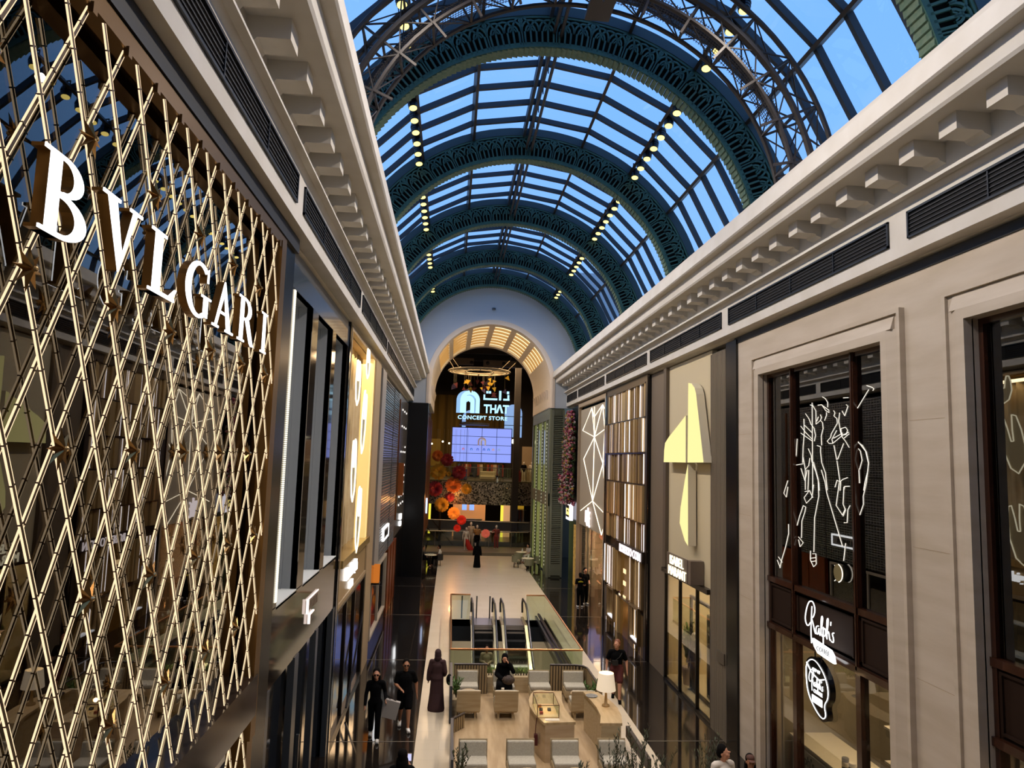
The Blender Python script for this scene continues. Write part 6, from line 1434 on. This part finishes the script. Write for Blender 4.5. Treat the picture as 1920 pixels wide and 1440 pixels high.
person('bearded ginger man in black t-shirt and red shorts with cross-body bag', (2.95, 22.3, 0), -12, pose('walk', elL=V(.29, .05, 1.14), wrL=V(.31, -.03, .88), elR=V(-.29, .05, 1.14), wrR=V(-.30, -.05, .88)), 'light', top=BLK, bottom=mat('shorts_red', '#4c1512', .8), legs='short', hair=(HAIRR, 'short'), shoes=BLK, H=1.78, face=-25, fat=1.12, extra=strap)
person('woman in beige shirt and trousers looking at her phone on the left escalator', (-.72, 28.2, -1.55), 0, pose('stand', wrR=V(-.06, -.24, 1.12), wrL=V(.06, -.24, 1.1)), 'mid', top=mat('shirt_beige', '#8c7e62', .8), bottom=mat('trouser_sand', '#7d7156', .8), sleeve='long', hair=(HAIRB, 'short'), shoes=WHT, H=1.66, nov=.015)
def call(t, J, F):
    g = MB(); w = J['wrL']; g.box(w.x - .02, w.x, w.y - .02, w.y + .03, w.z + .02, w.z + .14); g.build('phone', mat('phone_black', '#101012', .3), t)
person('woman in black abaya and headscarf seated in the lounge, phone held to her ear', (-.53, 22.05, .03), -4, pose('sit', elL=V(.27, -.06, .9), wrL=V(.13, -.1, 1.13), wrR=V(-.06, -.28, .74)), 'light', robe=BLK, hair=(BLK, 'scarf'), H=1.72, extra=call)
t = thing('handbag', 'brown patterned handbag on the lap of the seated woman in black', 'bag', (-.42, 21.55, .62)); MB().ball((-.44, 21.62, .78), .17, 14, 9, (1.1, .7, .8)).build('bag_body', mat('bag_brown', '#4a3a30', .7, c2='#2e231c', scale=20), t, smooth=True); MB().tube([(-.56, 21.6, .86), (-.44, 21.58, 1.0), (-.32, 21.6, .86)], .012, 5).build('handle', BLK, t)
tag(MB().lathe([(0, 0), (.04, 0), (.045, .12), (0, .12)], (-.62, 21.4, .5), 12).build('paper_cup', mat('paper_white', '#d8cdb8')), 'white paper cup on the round table before the seated woman', 'cup')
def fphone(t, J, F):
    g = MB(); w = J['wrR']; g.box(w.x - .04, w.x + .04, w.y - .13, w.y - .12, w.z + .0, w.z + .15); g.build('phone', mat('phone', '#c8b8a8'), t); q = MB(); q.box(w.x - .035, w.x + .035, w.y - .12, w.y - .118, w.z + .01, w.z + .14); q.build('lit_screen', glow('phone_screen', '#c8c8f8', 1.2), t)
person('long haired person in black t-shirt filming with a phone at the bottom left', (-3.07, 14.2, 0), 180, pose('stand', elR=V(-.3, -.08, 1.18), wrR=V(-.12, -.28, 1.38), elL=V(.3, -.02, 1.15), wrL=V(.1, -.2, 1.2)), 'mid', top=BLK, bottom=BLK, hair=(HAIRB, 'long'), H=1.70, extra=fphone, shoes=BLK)
def tee(t, J, F):
    g = MB(); g.bar((-.06, -.145, 1.30), (-.06, -.145, 1.20), .012); g.bar((-.09, -.145, 1.22), (-.03, -.145, 1.26), .012); g.bar((.05, -.145, 1.27), (.05, -.145, 1.18), .012); g.build('chest_print', mat('ink', '#15120e'), t)
person('man with dark hair in white long-sleeved top looking right, cut by the bottom edge', (3.16, 14.2, 0), 12, pose('stand'), 'light', top=WHT, bottom=BLK, sleeve='long', hair=(HAIRB, 'short'), H=1.76, face=40, shoes=SHOEW, extra=tee)
person('woman in brown cap and long dark hair at the bottom edge beside the stone wall', (3.62, 14.0, 0), -8, pose('walk'), 'mid', top=WHT, bottom=BLK, sleeve='long', hair=(HAIRB, 'long'), hat=mat('cap_brown', '#4a2c20', .8), H=1.66, shoes=SHOEW)
person('person in white shirt seated at the small table by the left arch foot', (-2.95, 49.2, 0), -90, pose('sit'), 'mid', top=WHT, bottom=BLK, hair=(HAIRB, 'short'), H=1.7, nov=.02)
person('person in dark clothes seated across the small table at left', (-4.0, 48.6, 0), 90, pose('sit'), 'mid', top=BLK, bottom=BLK, sleeve='long', hair=(HAIRB, 'short'), H=1.7, nov=.02)
person('person in pale dress seated outside the green corner shop', (3.35, 51.3, 0), -60, pose('sit'), 'light', top=WHT, bottom=WHT, hair=(HAIRB, 'long'), H=1.65, nov=.02)
# mannequins beyond the floor edge
MN = mat('mannequin_white', '#c9c2b6', .35)
def gown(t, J, F):
    g = MB(); chain(g, [V(0, 0, 1.15), V(.05, 0, .8), V(.25, 0, .3), V(.38, 0, .02)], [.11, .15, .22, .26], sy=.6); fuse(g, 'red_gown', mat('gown_red', '#b01e10', .6), t, .02)
person('white mannequin in a flowing red gown, leftmost of the far mannequins', (-.98, 56.0, .22), 10, pose('stand'), MN, H=1.72, cat='mannequin', name='mannequin', extra=gown, nov=.02)
person('white mannequin in pale jacket with dark tie and light trousers', (-.6, 56.4, .32), 0, pose('stand'), MN, top=mat('jacket_pale', '#b8a890', .7), bottom=mat('trouser_pale', '#a89880', .7), sleeve='long', H=2.0, cat='mannequin', name='mannequin', nov=.02)
person('white mannequin in tan top and black skirt right of the pale jacket', (-.12, 56.2, .22), -10, pose('stand'), MN, top=mat('top_tan', '#8a6a3c', .7), bottom=BLK, legs='short', H=1.9, cat='mannequin', name='mannequin', nov=.02)
person('white mannequin in dusky red top and long skirt, rightmost with raised arm', (1.38, 56.2, .32), -20, pose('stand', elR=V(-.3, -.08, 1.2), wrR=V(-.15, -.25, 1.25)), MN, top=mat('top_brown', '#6e2c22', .7), robe=None, bottom=mat('skirt_rose', '#7a3028', .7), H=1.82, cat='mannequin', name='mannequin', nov=.02)
for x, lb in ((5.25, 'left'), (6.0, 'right')):
    person('pale mannequin on the upper gallery, %s one of the pair at right' % lb, (x - .6, 68.5, 5.3), 0, pose('stand'), MN, top=WHT if x > 5.5 else BLK, H=1.8, cat='mannequin', name='mannequin', nov=.025)
# window mannequin and plant at the cream shop
def wrap(t, J, F):
    g = MB(); chain(g, [V(0, 0, 1.42), V(0, 0, 1.2), V(.02, 0, .7), V(.03, 0, .15)], [.13, .15, .15, .13], sy=.8); fuse(g, 'olive_dress', mat('dress_olive', '#6e5c3a', .8, c2='#53452c', scale=14), t, .016)
person('mannequin in a layered olive dress in the cream shop window', (5.6, 22.85, .12), -70, pose('stand'), MN, H=1.78, cat='mannequin', name='mannequin', extra=wrap, nov=.018)
t = thing('potted_plant', 'bright leafy climber on a white pot in the cream shop window', 'plant', (5.62, 23.5, .12)); MB().lathe([(0, 0), (.16, 0), (.22, .5), (.2, .55), (0, .5)], (5.62, 23.5, .12), 14).build('pot', mat('pot_white', '#c9b8b0', .5), t)
m = MB(); leafy(m, (5.62, 23.5, .6), 1.6, .3, 16, 20, .16, .08, seed=91, droop=.2); m.build('foliage', [STEM, FERN], t)
t = thing('cafe_glassware', 'cups and small dishes on the café table at the left arch foot', 'tableware', (-3.5, 49, .75))
for i in range(3): MB().lathe([(0, 0), (.04, 0), (.05, .08), (0, .08)], (-3.65 + i * .15, 48.9, .75), 8).build('cup', mat('pale_ceramic', '#d6d8c8'), t)
